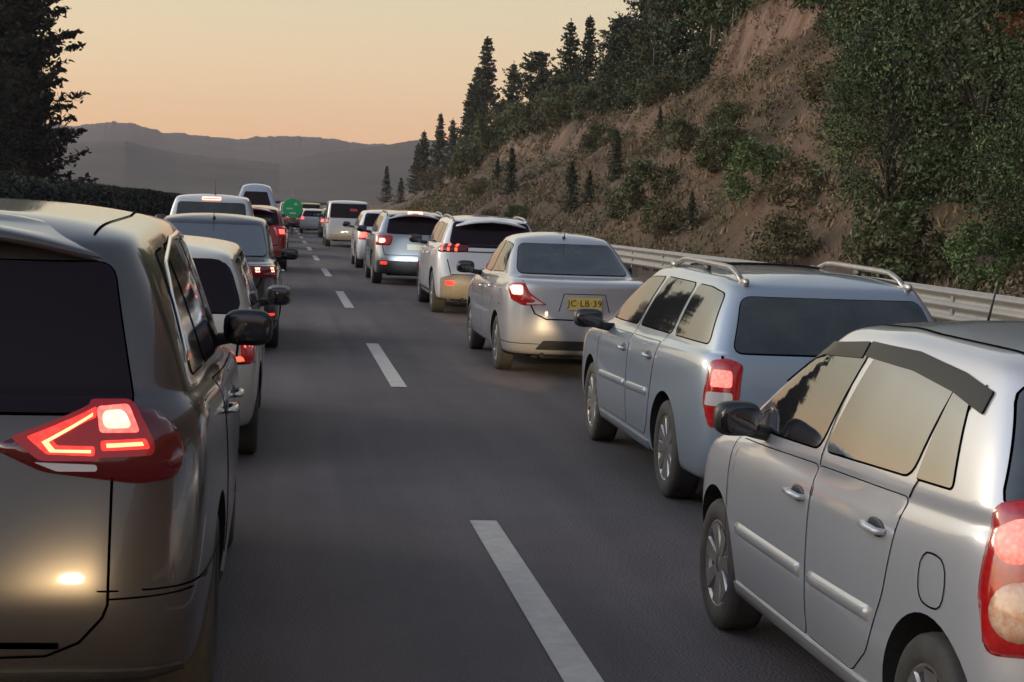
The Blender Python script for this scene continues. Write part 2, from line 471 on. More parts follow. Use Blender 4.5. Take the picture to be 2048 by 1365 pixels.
# (x, y, height, kit, label)
crest = [
 (26.5, 293, 12.5, conB, 'small thin conifer at the lower left end of the right hill skyline'),
 (29.5, 264, 17.5, conA, 'broad spiky conifer left of the tallest skyline conifer'),
 (29.0, 246, 19.0, conB, 'tallest narrow conifer on the right hill skyline'),
 (29.5, 222, 13.0, conA, 'dark conifer right of the tallest skyline conifer'),
 (29.0, 228, 9.5, conA, 'low dark conifer in the gap beside the tallest skyline conifers'),
 (30.0, 205, 12.2, conC, 'round headed pine on a bare stem standing on the hill skyline'),
 (30.2, 190, 9.0, conB, 'short conifer between the round pine and the pointed pine on the skyline'),
 (30.0, 181, 12.5, conA, 'pointed triangular conifer in the middle of the hill skyline'),
 (29.5, 168, 10.8, conB, 'slim conifer right of the triangular one on the skyline'),
 (30.5, 160, 10.0, conA, 'bushy conifer in the row above the scree slope'),
 (30.0, 153, 9.3, conC, 'thin topped pine near the round crowned pine above the scree'),
 (29.8, 142, 9.8, conC, 'round crowned pine just left of the tall wood on the skyline'),
 (28.5, 135, 7.0, conA, 'low conifer against the left edge of the tall wood'),
 (23.5, 300, 9.0, conA, 'dark conifer low on the far left shoulder of the hill'),
 (21.5, 262, 10.0, conA, 'conifer on the slope below the broad spiky conifer'),
 (23.5, 238, 8.5, conA, 'conifer on the slope under the tallest skyline conifer'),
 (24.5, 215, 6.5, conT, 'small conifer at the head of the slope left of the scree'),
 (19.0, 310, 7.0, conB, 'grey green conifer at the foot of the hill near the far traffic'),
 (17.0, 245, 4.0, conT, 'low conifer at the foot of the hill above the far white vehicles'),
 (32, 212, 11.5, conA, 'dark conifer behind the round headed skyline pine'), (33, 195, 11.0, conA, 'dark conifer behind the short skyline conifer'), (33, 172, 11.0, conB, 'conifer behind the slim skyline conifer'),
 (34, 156, 11.5, conA, 'dense conifer behind the thin topped pine'), (33, 148, 10.0, conA, 'dark conifer behind the two round crowned pines'), (27, 252, 13.0, conA, 'dense conifer at the foot of the tallest skyline conifer'), (26, 234, 11.0, conA, 'dense dark conifer in front of the tallest skyline conifers'),
]
for i, (x, y, h, k, lb) in enumerate(crest):
    base = 3 if k in (conS, conT) else 14
    plant('conifer_tree', 'conifer', lb, 'conifers on the right hill', k, (x, y, hz(x, y)), i * 1.7, h / base)
small = [
 (16.8, 86.2, 2.6, conS, 'small dark conifer high on the slope right of the scree'),
 (15.0, 88.7, 2.7, conT, 'young conifer low on the slope above the white sedan'),
 (15.5, 86.4, 1.9, conS, 'smaller young conifer just right of the low one on the slope'),
 (17.3, 129.9, 3.6, conT, 'bushy conifer at the left edge of the grey scree'),
 (20.0, 160.0, 2.8, conS, 'conifer sapling under the skyline trees left of the scree'),
 (19.7, 89.6, 1.2, conS, 'tiny conifer near the eroded crest of the slope'),
 (14.5, 60.1, 1.4, conT, 'small dark green conifer on the slope between two olive bushes'),
]
for i, (x, y, h, k, lb) in enumerate(small):
    plant('conifer_tree', 'conifer', lb, 'young conifers on the slope', k, (x, y, hz(x, y)), i * 2.1, h / 3)

rnd = random.Random(31)
for i in range(14):
    y = 108 + 8.5 * i; x = 26.5 + 2.5 * rnd.random(); h = rnd.uniform(3.0, 4.3) * (1 + (y - 108) / 400)
    plant('broadleaf_tree', 'tree', 'low bushy tree in the dark thicket under the skyline trees', 'thicket under the skyline trees', crestk, (x, y, hz(x, y) - .3), i * 2.7, h / 9)

# slender tall trees above the eroded crest, their tops out of frame
LV = [M['leaf_dark'], M['leaf_mid'], M['leaf_olive']]
tallA = kit(crown_mesh(12, 2.3, 11, 75, 75, .20, lo=.22, trunk_r=.13), M['pale_bark'], [M['leaf_dark'], M['leaf_dark'], M['leaf_mid']])
tallB = kit(crown_mesh(12, 2.0, 12, 65, 75, .20, lo=.40, trunk_r=.11), M['pale_bark'], [M['leaf_dark'], M['leaf_dark'], M['leaf_olive']])
spots = [(27.5, 128, 9.0), (29.0, 122, 10.5), (26.8, 118, 10.5), (28.5, 114, 12.0), (27.0, 109, 11.0), (29.2, 105, 12.5), (26.6, 103, 11.0), (28.0, 99, 12.5),
         (31.5, 118, 13), (32.5, 108, 14), (32, 98, 14), (30, 93, 12), (35, 112, 15), (35.5, 101, 15), (25.8, 99, 9), (34, 127, 12)]
rnd = random.Random(5)
TWORDS = ['leftmost slender tree of the tall wood on the crest', 'slender tree second from the left of the tall wood', 'slender tree with pale stem third from the left in the crest wood',
          'slender tree over the eroded cliff', 'pale stemmed tree above the eroded soil pillars', 'tall dark tree behind the pale stemmed tree', 'pale stemmed tree left of the red bluff', 'tall tree right above the notch beside the red bluff']
for i, (x, y, h) in enumerate(spots):
    lb = TWORDS[i] if i < len(TWORDS) else ['dark tree at the back of the tall wood near its left end', 'tallest dark tree in the middle of the crest wood', 'dark tree filling the wood left of the red bluff', 'dark slender tree next to the notch at the red bluff',
        'rearmost tree in the middle of the crest wood', 'rearmost tree of the crest wood beside the red bluff', 'short slender tree standing at the edge of the notch', 'rear tree at the left end of the tall wood'][i - len(TWORDS)]
    plant('slender_tree', 'tree', lb, 'tall slender wood on the crest', tallA if i % 2 else tallB, (x, y, hz(x, y)), i * 1.3, h / 12)

# trees along the crest right of the bluff
bigA = kit(crown_mesh(9, 3.3, 21, 120, 110, .17, lo=.08, droop=.5), M['bark'], LV)
bigB = kit(crown_mesh(9, 3.0, 22, 110, 110, .17, lo=.10, droop=.6), M['bark'], LV)
top = [(25.0, 80, 7.5, 'dark broadleaf tree on top of the red bluff'), (23.5, 74, 7.0, 'dark spreading tree right of the red bluff top'), (24.0, 68, 7.5, 'broadleaf tree hanging over the upper slope'),
       (22.0, 63, 6.5, 'rounded tree at the upper right of the bare slope'), (26, 71, 8.5, 'tall dark tree behind the trees on the upper slope'), (27.5, 86, 9, 'dark tree behind the red bluff'), (21.0, 58.5, 6.2, 'tree between the bare slope and the big green trees'),
       (24.5, 61, 8, 'dark tree filling the top edge above the slope')]
top += [(24.8, 88.5, 6.0, 'dark tree on the left lip of the red bluff'), (24.3, 83.5, 5.6, 'dense tree rooted at the top edge of the red bluff'), (23.6, 77.5, 5.6, 'dark tree just above the bare red face'),
        (22.4, 70.5, 5.2, 'broadleaf tree at the right shoulder of the red bluff'), (20.6, 60.5, 4.4, 'rounded tree on the upper right rim of the bare slope'), (18.8, 53.5, 4.6, 'bushy tree between the bare slope and the big trees'),
        (17.9, 48.8, 4.8, 'low bushy tree edging the big green trees'), (25.8, 92.0, 7.0, 'tree filling the gap between the tall wood and the red bluff')]
for i, (x, y, h, lb) in enumerate(top):
    plant('broadleaf_tree', 'tree', lb, 'trees along the upper slope', bigA if i % 2 else bigB, (x, y, hz(x, y)), i * 1.1, h / 9)
# the big green mass at the right of the frame
nearA = kit(crown_mesh(8, 2.5, 31, 180, 190, .072, lo=.03, droop=.9, cols=3), M['bark'], [M['leaf_dark'], M['leaf_dark'], M['leaf_bright']])
nearB = kit(crown_mesh(8, 2.3, 32, 175, 190, .072, lo=.03, droop=.9, cols=3), M['bark'], [M['leaf_dark'], M['leaf_dark'], M['leaf_mid']])
nr = [(15.2, 36.0, 7.6, nearB, 'large leafy tree with drooping branches right behind the guardrail'), (16.5, 41.5, 8.0, nearA, 'large green tree bordering the bare slope'),
      (18.6, 45.0, 7.5, nearB, 'dark tree higher up behind the large green trees'), (17.6, 37.5, 8.4, nearB, 'tall dark tree at the right edge behind the leafy tree'),
      (14.2, 31.0, 4.6, nearA, 'brighter green tree at the right edge above the guardrail'), (20.5, 50.5, 8.0, nearA, 'green tree on the slope above the big trees'),
      (20.5, 41.0, 9.0, nearB, 'dark tree in the upper right corner'), (22.5, 54.0, 7.5, nearB, 'dark tree behind the upper right green trees'), (14.6, 39.8, 5.0, nearA, 'lower green tree at the foot of the large drooping tree')]
for i, (x, y, h, k, lb) in enumerate(nr):
    plant('broadleaf_tree', 'tree', lb, 'big green trees at the right', k, (x, y, hz(x, y)), i * 2.3, h / 8)
rust = MB(); rr = random.Random(9)
rust.tube([(-.8, 0, .15), (0, 0, .05), (.9, 0, -.15)], [.03, .02, .008], 5)
for e in range(420): leaf_quad(rust, Vector((rr.gauss(0, .34), rr.gauss(0, .2), rr.gauss(0, .12))), .09, rr, 0)
o = rust.obj('dead_branch', M['leaf_rust'], smooth=False); o.location = (15.2, 34.0, 5.85); tag(o, 'rust orange dead branch hanging in the dark tree', 'branch')

# bushes on the slope
bushA = bake(crown_mesh(2, 1.15, 41, 46, 110, .07, lo=.05, cols=3)[1], [M['leaf_mid'], M['leaf_bright'], M['leaf_mid']])
bushB = bake(crown_mesh(2, 1.15, 42, 46, 110, .075, lo=.05, cols=3)[1], [M['leaf_olive'], M['leaf_olive'], M['leaf_mid']])
bushC = bake(crown_mesh(2, 1.15, 43, 40, 80, .08, lo=.05, cols=3)[1], [M['leaf_olive'], M['dry_brush'], M['dry_brush']])
bushes = [(15.4, 54.9, 1.9, bushA, 'bright green bush standing alone in the middle of the slope'), (14.5, 67.7, 2.2, bushB, 'wide olive bush low on the slope'), (12.9, 34.5, 1.9, bushB, 'tall olive bush beside the guardrail'),
 (15.2, 49.5, 1.6, bushC, 'dull brownish bush right of the bright green bush'), (16.4, 48.7, 1.5, bushC, 'dry bush on the slope left of the big trees'), (14.5, 72.8, 1.5, bushB, 'small olive bush above the white sedan'),
 (13.4, 31.2, 1.3, bushA, 'bright green shrub at the right edge behind the guardrail'), (17.9, 69.2, 1.3, bushB, 'round shrub high on the slope under the bluff'), (17.5, 75, 1.6, bushB, 'shrub on the slope below the eroded crest'),
 (14.0, 62.5, 1.5, bushC, 'brown shrub between the olive bushes'), (13.6, 45.0, 1.4, bushC, 'dry shrub at the foot of the slope'), (18.2, 57.0, 1.6, bushC, 'brown shrub above the bright green bush'),
 (19.2, 52.2, 1.8, bushC, 'dull shrub on the upper slope near the green trees'), (16.2, 63.0, 1.7, bushB, 'olive shrub in the middle of the slope'), (22, 120, 2.2, bushB, 'green shrub under the tall wood left of the cliff'),
 (24.5, 138, 3.2, bushB, 'dark shrub at the crest over the scree'), (25, 150, 3.6, bushB, 'dense shrub beneath the skyline pines'), (24.6, 164, 3.8, bushB, 'shrub thicket below the slim conifer'), (24.8, 178, 4.2, bushB, 'shrub thicket below the triangular conifer'),
 (24.0, 192, 4.5, bushB, 'olive thicket under the round headed pine'), (22.0, 205, 4.5, bushB, 'olive thicket left of the scree'), (19.0, 215, 3.5, bushC, 'brown thicket at the left side of the scree'),
 (17.0, 150, 1.9, bushC, 'low brown shrub at the foot of the scree'), (14.4, 118, 1.3, bushC, 'low dry shrub above the white crossover'), (14.2, 104, 1.4, bushB, 'small green shrub above the white crossover roof'),
 (13.6, 38.6, 1.1, bushC, 'low dry shrub under the drooping tree'), (24.5, 112, 2.2, bushB, 'dark shrub on the cliff edge'), (21.5, 66, 1.6, bushB, 'shrub near the top of the bare slope')]
for i, (x, y, h, me, lb) in enumerate(bushes):
    o = bpy.data.objects.new('bush', me); COL.objects.link(o)
    o.location = (x, y, hz(x, y) - .1); o.scale = (h / 2 * 1.1,) * 2 + (h / 2,); o.rotation_euler = (0, 0, i * 1.9)
    tag(o, lb, 'bush', 'bushes on the slope')

# dry grass and low brush on the slope
g = MB(); rnd = random.Random(77)
for i in range(17000):
    y = 26 + 175 * rnd.random() ** 1.35; x = 12.0 + 13.5 * rnd.random() ** 1.1
    if fbm(x * .25, y * .2, 5) < -.25 + .25 * rnd.random(): continue
    z = hill(x, y); s = rnd.uniform(.08, .24) * (1 + y / 220)
    for k in range(4):
        a = rnd.uniform(0, 6.28); d = Vector((math.cos(a), math.sin(a), 0)) * s
        p = Vector((x + rnd.gauss(0, .1), y + rnd.gauss(0, .1), z - .03))
        w = d.cross(Vector((0, 0, 1))) * .16
        g.add([p - w, p + w, p + d * .45 + Vector((0, 0, s))], [(0, 1, 2)], 0 if rnd.random() < .6 else 1)
tag(g.obj('dry_grass', [M['dry_grass'], M['dry_brush']], smooth=False), kind='stuff')

# low scrub spread over the slope
g = MB(); rnd = random.Random(78); nq = 0
for i in range(6500):
    y = 27 + 190 * rnd.random() ** 1.3; x = 12.6 + 13.5 * rnd.random()
    if fbm(x * .22 + 4, y * .13, 2) < .02: continue
    z = hill(x, y); s = rnd.uniform(.18, .42) * (1 + y / 200); tone = 0 if fbm(x * .3, y * .2, 7) > .1 else (1 if rnd.random() < .6 else 2)
    for k in range(20):
        p = Vector((x + rnd.gauss(0, s * .38), y + rnd.gauss(0, s * .38), z + abs(rnd.gauss(0, s * .5))))
        leaf_quad(g, p, .045 * (1 + y / 80), rnd, tone)
tag(g.obj('undergrowth', [M['leaf_olive'], M['dry_brush'], M['dry_grass']], smooth=False), kind='stuff')

# hedge and pines at the left
hb = MB(); rnd = random.Random(3)
core_v = []; core_f = []
ysl = [8 + 1.2 * i for i in range(150)]
for y in ysl:
    tp = 2.22 + .12 * noise.noise(Vector((0, y * .3, 0))) + roadz(y)
    for (x, z) in [(-8.3, -.2), (-8.25, tp * .6), (-8.6, tp - .12), (-9.4, tp), (-10.6, tp - .1), (-11.2, 0)]:
        core_v.append((x + .15 * noise.noise(Vector((x, y * .8, z))), y, z))
for i in range(len(ysl) - 1):
    for j in range(5): core_f.append((i * 6 + j, i * 6 + j + 1, (i + 1) * 6 + j + 1, (i + 1) * 6 + j))
hb.add(core_v, core_f, 0)
for i in range(26000):
    y = 8 + 178 * rnd.random(); q = rnd.random()
    tp = 2.22 + .12 * noise.noise(Vector((0, y * .3, 0))) + roadz(y)
    p = Vector((-8.2 - .15 * rnd.random(), y, tp * rnd.random())) if q < .5 else Vector((-8.4 - 2.4 * rnd.random(), y, tp + rnd.uniform(-.1, .10)))
    leaf_quad(hb, p, .11, rnd, 0 if rnd.random() < .7 else 1)
M['hedge'] = mat('hedge_leaf', (.006, .008, .006), .9, nz=(.014, .018, .012), nz_scale=3)
tag(hb.obj('hedge', [M['hedge'], M['needles']], smooth=False), 'long dark clipped hedge along the left roadside', 'hedge')
NP = [mat('pine_needles', (.007, .010, .007), .85, nz=(.016, .021, .012), nz_scale=.8), mat('pine_needles_pale', (.012, .016, .009), .85, nz=(.024, .030, .016), nz_scale=.9)]
pineL = kit(conifer_mesh(16, 3.3, 51, .32, 24, .17, sparse=.12, low=.05), M['bark'], NP)
pineM = kit(conifer_mesh(16, 4.0, 52, .30, 28, .20, sparse=.04, low=.03), M['bark'], NP)
plant('pine_tree', 'pine', 'tall dark pine at the left edge with ragged outer branches', 'pines at the left', pineL, (-15.9, 113, -.6), .4, 1.4)
plant('pine_tree', 'pine', 'massive dark pine in the upper left corner', 'pines at the left', pineM, (-21.0, 117, -.6), 2.2, 1.4)
plant('pine_tree', 'pine', 'dark pine behind the corner pine at the left edge', 'pines at the left', pineM, (-20.0, 106, -.6), 4.1, 1.3)
plant('pine_tree', 'pine', 'smaller pine behind the ragged left pine', 'pines at the left', pineL, (-19.5, 140, -.6), 1.1, .9)

plant('pine_tree', 'pine', 'dark pine low at the left edge below the massive corner pine', 'pines at the left', pineM, (-17.8, 108, -.6), 3.0, .8)
plant('pine_tree', 'pine', 'dark pine filling the left edge behind the ragged pine', 'pines at the left', pineM, (-19.5, 124, -.6), 5.0, 1.35)

# ------------------------------------------------------------------ guard rails
def guardrail(name, x, y0, y1, face, label, post, hgt=.80):
    e = empty(name, (x, y0, roadz(y0)))
    pr = [(0, 0), (.01, .02), (.075, .05), (.08, .085), (.015, .125), (0, .165), (.015, .205), (.075, .245), (.08, .28), (.015, .32), (0, .36),
          (.015, .40), (.075, .44), (.08, .475), (.015, .505), (0, .52)]
    v = []; f = []; ny = int((y1 - y0) / 4) + 1
    for i in range(ny):
        y = y0 + (y1 - y0) * i / (ny - 1)
        for (a, b) in pr: v.append((face * a, y - y0, hgt - b + roadz(y) - roadz(y0)))
    n = len(pr)
    for i in range(ny - 1):
        for j in range(n - 1): f.append((i * n + j, i * n + j + 1, (i + 1) * n + j + 1, (i + 1) * n + j))
    mesh_obj('beam', v, f, M['metal_rail'], e)
    pm = MB(); pm.box(-.03 if face < 0 else -.16, .16 if face < 0 else .03, -.05, .05, -.3, hgt - .05)
    po = pm.obj('post', M['metal_rail'], e, smooth=False)
    po.location = (-.0 if face > 0 else 0, 2, 0)
    k = 1
    while y0 + 2 + k * post < y1 and k < 95:
        c = po.copy(); COL.objects.link(c); c.parent = e
        yy = 2 + k * post; c.location = (0, yy, roadz(y0 + yy) - roadz(y0)); k += 1
    tag(e, label, 'guardrail')
guardrail('guardrail', 10.15, -5, 330, -1, 'long galvanised metal guardrail between the right shoulder and the slope', 4)
guardrail('guardrail', -6.6, -5, 220, 1, 'low metal guardrail in front of the dark hedge on the left', 4, .74)

# ------------------------------------------------------------------ vehicle materials
def paint(name, col, metal=.6, rough=.38, dust=(.20, .17, .13), dusty=.35):
    """car paint: metallic base under a clear coat, with road dust gathered low on the body"""
    m = mat(name, col, rough, metal=metal, coat=1.0, coat_rough=.03)
    t = m.node_tree; n = t.nodes; b = n['Principled BSDF']
    g = n.new('ShaderNodeTexCoord'); sp = n.new('ShaderNodeSeparateXYZ'); t.links.new(g.outputs['Object'], sp.inputs[0])
    x = n.new('ShaderNodeTexNoise'); x.inputs['Scale'].default_value = 3.5; x.inputs['Detail'].default_value = 9; x.inputs['Roughness'].default_value = .7
    t.links.new(g.outputs['Object'], x.inputs['Vector'])
    r = n.new('ShaderNodeMapRange'); r.inputs[1].default_value = .75; r.inputs[2].default_value = .15
    r.inputs[3].default_value = 0.0; r.inputs[4].default_value = 1.0
    t.links.new(sp.outputs['Z'], r.inputs[0])
    mu = n.new('ShaderNodeMath'); mu.operation = 'MULTIPLY'; t.links.new(r.outputs[0], mu.inputs[0]); t.links.new(x.outputs['Fac'], mu.inputs[1])
    a = n.new('ShaderNodeMath'); a.operation = 'MULTIPLY_ADD'; a.inputs[1].default_value = dusty * 2.2; a.inputs[2].default_value = .03
    a.use_clamp = True
    t.links.new(mu.outputs[0], a.inputs[0])
    mxx = n.new('ShaderNodeMix'); mxx.data_type = 'RGBA'; mxx.inputs[6].default_value = (*col, 1); mxx.inputs[7].default_value = (*dust, 1)
    t.links.new(a.outputs[0], mxx.inputs[0]); t.links.new(mxx.outputs[2], b.inputs['Base Color'])
    c = n.new('ShaderNodeMapRange'); c.inputs[1].default_value = 0; c.inputs[2].default_value = 1; c.inputs[3].default_value = 1; c.inputs[4].default_value = .15
    t.links.new(a.outputs[0], c.inputs[0]); t.links.new(c.outputs[0], b.inputs['Coat Weight'])
    cr = n.new('ShaderNodeMapRange'); cr.inputs[1].default_value = .3; cr.inputs[2].default_value = .75; cr.inputs[3].default_value = .02; cr.inputs[4].default_value = .10
    t.links.new(x.outputs['Fac'], cr.inputs[0]); t.links.new(cr.outputs[0], b.inputs['Coat Roughness'])
    return m
M['glass'] = mat('car_glass', (.012, .013, .016), .04, ior=3.4, bump=.02, bump_scale=3)
M['glass_tint'] = mat('tinted_glass', (.012, .006, .009), .05, ior=1.33)
M['rear_glass'] = mat('rear_glass', (.020, .026, .032), .06, ior=1.6, nz=(.060, .066, .064), nz_scale=2.6, bump=.03, bump_scale=4)
M['black'] = mat('black_plastic', (.018, .018, .020), .45, nz=(.03, .028, .028), nz_scale=20)
M['seal'] = mat('black_rubber_seal', (.008, .008, .009), .6)
M['clad'] = mat('grey_black_cladding', (.030, .030, .032), .6, nz=(.06, .052, .045), nz_scale=8)
M['well'] = mat('wheel_arch_liner', (.010, .010, .010), .9)
M['tyre'] = mat('tyre_rubber', (.030, .028, .027), .8, nz=(.065, .055, .045), nz_scale=9)
M['rim'] = mat('alloy_rim', (.42, .41, .40), .35, metal=.8, nz=(.26, .23, .20), nz_scale=9)
M['chrome'] = mat('chrome', (.75, .74, .72), .12, metal=1.0)
M['mirror'] = mat('mirror_glass', (.10, .10, .11), .05, metal=1.0)
M['lens_red'] = mat('red_lens', (.30, .008, .008), .15, coat=1.0, emis=(1, .02, .02), es=.22)
M['lens_dark'] = mat('dark_red_lens', (.035, .003, .004), .12, coat=1.0, emis=(1, .01, .02), es=.025)
M['lens_glow'] = mat('glowing_red_lens', (.10, .003, .003), .2, coat=1.0, emis=(1, .010, .012), es=.16)
M['led_core'] = mat('led_core', (1, .4, .2), .3, emis=(1, .30, .13), es=3.2)
M['smoked'] = mat('smoked_plastic', (.008, .008, .009), .30, ior=1.25)
M['plate_gold'] = mat('yellow_number_plate', (.74, .52, .14), .45, nz=(.66, .44, .10), nz_scale=14)
M['lens_clear'] = mat('clear_lens', (.55, .50, .48), .2, coat=1.0)
M['lens_amber'] = mat('amber_lens', (.62, .26, .12), .22, coat=1.0, nz=(.75, .55, .40), nz_scale=45)
M['lit_red'] = mat('lit_red_lamp', (.8, .05, .04), .3, emis=(1, .035, .025), es=2.2)
M['lit_orange'] = mat('lit_red_led', (.8, .05, .03), .3, emis=(1, .10, .045), es=2.3)
M['lit_hot'] = mat('lit_brake_lamp', (1, .5, .4), .3, emis=(1, .27, .19), es=5.0)
M['lit_pink'] = mat('lit_lamp_bulb', (1, .3, .25), .3, emis=(1, .10, .075), es=2.2)
def facets(m, scale, lo, hi):
    t = m.node_tree; n = t.nodes; b = n['Principled BSDF']
    g = n.new('ShaderNodeTexCoord'); x = n.new('ShaderNodeTexVoronoi'); x.inputs['Scale'].default_value = scale; t.links.new(g.outputs['Object'], x.inputs['Vector'])
    r = n.new('ShaderNodeMapRange'); r.inputs[1].default_value = 0; r.inputs[2].default_value = .8; r.inputs[3].default_value = hi; r.inputs[4].default_value = lo
    t.links.new(x.outputs['Distance'], r.inputs[0]); t.links.new(r.outputs[0], b.inputs['Emission Strength'])
facets(M['lens_red'], 55, .03, .16); facets(M['lit_red'], 60, 1.0, 2.4); facets(M['lit_hot'], 40, 3.0, 5.5); facets(M['lit_pink'], 60, 1.2, 3.4)
M['plate_yellow'] = mat('number_plate', (.66, .60, .46), .45, nz=(.58, .52, .38), nz_scale=14)
M['plate_ink'] = mat('plate_lettering', (.03, .03, .03), .6)
M['shade'] = mat('dark_interior_trim', (.012, .012, .014), .8)

# ------------------------------------------------------------------ vehicle builder
NR, NS = 5, 14
def half_ring(g):
    y0, y1, w, cr, cf = g['y0'], g['y1'], g['w'], g['cr'], g['cf']
    br, bf, L, z, crown, wf = g['br'], g['bf'], g['L'], g['z'], g['crown'], g['wf']
    W_ = lambda y: w * interp(wf, y / L)
    pts = []
    wr = W_(y0 + br + cr); wfr = W_(y1 - bf - cf)
    def rear(x): return y0 + br * (x / wr) ** 2
    def front(x): return y1 - bf * (x / wfr) ** 2
    for k in range(NR):
        x = (wr - cr) * [0, .30, .58, .82, 1][k]; pts.append((x, rear(x)))
    A = pts[-1]; B = (W_(A[1] + cr), A[1] + cr)
    for t in (R(32), R(60)): pts.append((A[0] + (B[0] - A[0]) * math.sin(t), B[1] - (B[1] - A[1]) * math.cos(t)))
    xf = wfr - cf; C = (xf, front(xf)); D = (W_(C[1] - cf), C[1] - cf)
    for k in range(NS + 1):
        y = B[1] + (D[1] - B[1]) * k / NS; pts.append((W_(y), y))
    for t in (R(60), R(32)): pts.append((C[0] + (D[0] - C[0]) * math.sin(t), D[1] + (C[1] - D[1]) * math.cos(t)))
    for k in range(NR - 1, -1, -1):
        x = xf * [0, .30, .58, .82, 1][k]; pts.append((x, front(x)))
    out = []
    for (x, y) in pts:
        out.append((x, y, z(y) + crown * (1 - (x / max(w, .01)) ** 2)))
    return out

class Car:
    def __init__(c, s):
        c.s = s; c.root = empty(s['name']); c.seam = MB()
        W, L, zb = s['W'], s['L'], s['zb']
        rear = lambda z: interp(s['rear'], z); front = lambda z: interp(s['front'], z)
        sh = lambda y: interp(s['sh'], y)
        base = lambda y: interp(s['gbz'], y)
        roof = lambda y: interp(s['roof'], y)
        c.base, c.roof = base, roof
        wf = s.get('wf', [(0, .93), (.10, .965), (.3, 1), (.7, 1), (.88, .975), (1, .90)])
        cr, cf = s.get('cr', .22), s.get('cf', .35)
        rings = []
        def add(y0, y1, w, z, cr_=cr, cf_=cf, br=None, bf=None, crown=0.0, wf_=wf):
            zz = z if callable(z) else (lambda y, q=z: q)
            rings.append(half_ring(dict(y0=y0, y1=y1, w=w, cr=cr_, cf=cf_, br=s.get('br', .07) if br is None else br,
                                        bf=s.get('bf', .14) if bf is None else bf, L=L, z=zz, crown=crown, wf=wf_)))
        add(rear(zb) + .35, front(zb) - .4, W - .28, zb + .04)
        add(rear(zb) + .05, front(zb) - .05, W * .93, zb)
        add(rear(zb + .05), front(zb + .05), W * .965, zb + .05)
        zc = [zb + .05 + (min(s['sh'][0][1], sh(L)) - .16 - zb - .05) * t for t in (.35, .68)]
        add(rear(zc[0]), front(zc[0]), W * .985, zc[0])
        add(rear(zc[1]), front(zc[1]), W, zc[1])
        z5 = s['sh'][0][1]
        kw = s.get('crease', 1.0)
        add(rear(z5 - .12), front(sh(L) - .1), W * .998, lambda y: sh(y) - .12)
        add(rear(z5 - .02), front(sh(L)), W * s.get('w6', .972), lambda y: sh(y) - .02)
        add(rear(z5) + s.get('r7', .02), front(sh(L)) - .07, W * s.get('w7', .945), lambda y: sh(y) + s.get('z7', .012))
        g0, g1 = s['gb']; t0, t1 = s['gt']; wb, wt = s['wgb'], s['wgt']
        gcr, gbr = s.get('gcr', .14), s.get('gbr', .06)
        gw = s.get('gwf', [(0, .92), (.12, .965), (.4, 1), (.62, .99), (.85, .86), (1, .8)])
        if s.get('deck'):   # deck and bonnet need a ring between the shoulder and the glass
            d = s['deck']
            add(d, front(sh(L)) - .35, W * .93, lambda y: lerp(sh(y), base(y), .75) + .02, .2, .3, .05, .1, wf_=gw)
        add(g0, g1, wb, base, gcr, .30, gbr, .18, wf_=gw)
        for t, bulge in ((.07, .004), (.5, .022), (.90, .012)):
            add(lerp(g0, t0, t) - s.get('rb', .0) * math.sin(math.pi * t), lerp(g1, t1, t) + .05 * math.sin(math.pi * t), lerp(wb, wt, t) + bulge,
                lambda y, t=t: lerp(base(y), roof(y), t), gcr, .26, gbr, .16, wf_=gw)
        cw = s.get('crown', .05)
        add(t0, t1, wt, roof, gcr, .22, gbr, .14, wf_=gw)
        add(t0 + .05, t1 - .06, wt - .06, lambda y: roof(y) + cw * .32, gcr, .2, gbr, .12, wf_=gw)
        add(t0 + .20, t1 - .25, wt * .62, lambda y: roof(y) + cw * .75, .15, .15, .03, .08, wf_=gw)
        add(t0 + .35, t1 - .4, wt * .22, lambda y: roof(y) + cw, .08, .08, .01, .02, wf_=gw)
        n = len(rings[0]); N = 2 * n - 2
        v = []; f = []
        for r_ in rings:
            v += r_; v += [(-x, y, z) for (x, y, z) in reversed(r_[1:-1])]
        for k in range(len(rings) - 1):
            for i in range(N):
                j = (i + 1) % N
                f.append((k * N + i, k * N + j, (k + 1) * N + j, (k + 1) * N + i))
        def cap(k, flip):
            b = k * N
            for i in range(n - 1):
                a1, a2 = b + i, b + i + 1
                m1, m2 = b + (N - i) % N, b + (N - i - 1)
                q = (a1, a2, m2) if i == 0 else ((a1, a2, m1) if i == n - 2 else (a1, a2, m2, m1))
                f.append(q if not flip else tuple(reversed(q)))
        cap(len(rings) - 1, False); cap(0, True)
        o = mesh_obj('body', v, f, [s['paint'], M['well'], M['seal']])
        md = o.modifiers.new('s', 'SUBSURF'); md.levels = s.get('sub', 2); md.render_levels = md.levels
        dg = bpy.context.evaluated_depsgraph_get(); dg.update()
        me = bpy.data.meshes.new_from_object(o.evaluated_get(dg))
        o.modifiers.clear(); o.data = me
        c.V = [vv.co.copy() for vv in me.vertices]; c.N = [vv.normal.copy() for vv in me.vertices]
        me.calc_loop_triangles()
        c.T = [tuple(t.vertices) for t in me.loop_triangles]
        c.bvh = BVHTree.FromPolygons(c.V, c.T)
        c.body = o; o.parent = c.root
        # wheel arches
        cut = MB()
        ra = s['wr'] + s.get('gap', .045)
        for wy in s['axles']:
            for sd in (1, -1):
                nn = 44; vv = []
                for xx in (sd * (W - .30), sd * (W + .25)):
                    for k in range(nn):
                        t = 2 * math.pi * k / nn
                        vv.append((xx, wy + ra * math.cos(t), s['wr'] + .012 + ra * math.sin(t)))
                ff = [(k, (k + 1) % nn, nn + (k + 1) % nn, nn + k) for k in range(nn)] + [tuple(range(nn - 1, -1, -1)), tuple(range(nn, 2 * nn))]
                if sd < 0: ff = [tuple(reversed(q)) for q in ff]
                cut.add(vv, ff, 0)
        co = cut.obj('cut', M['well'], smooth=False)
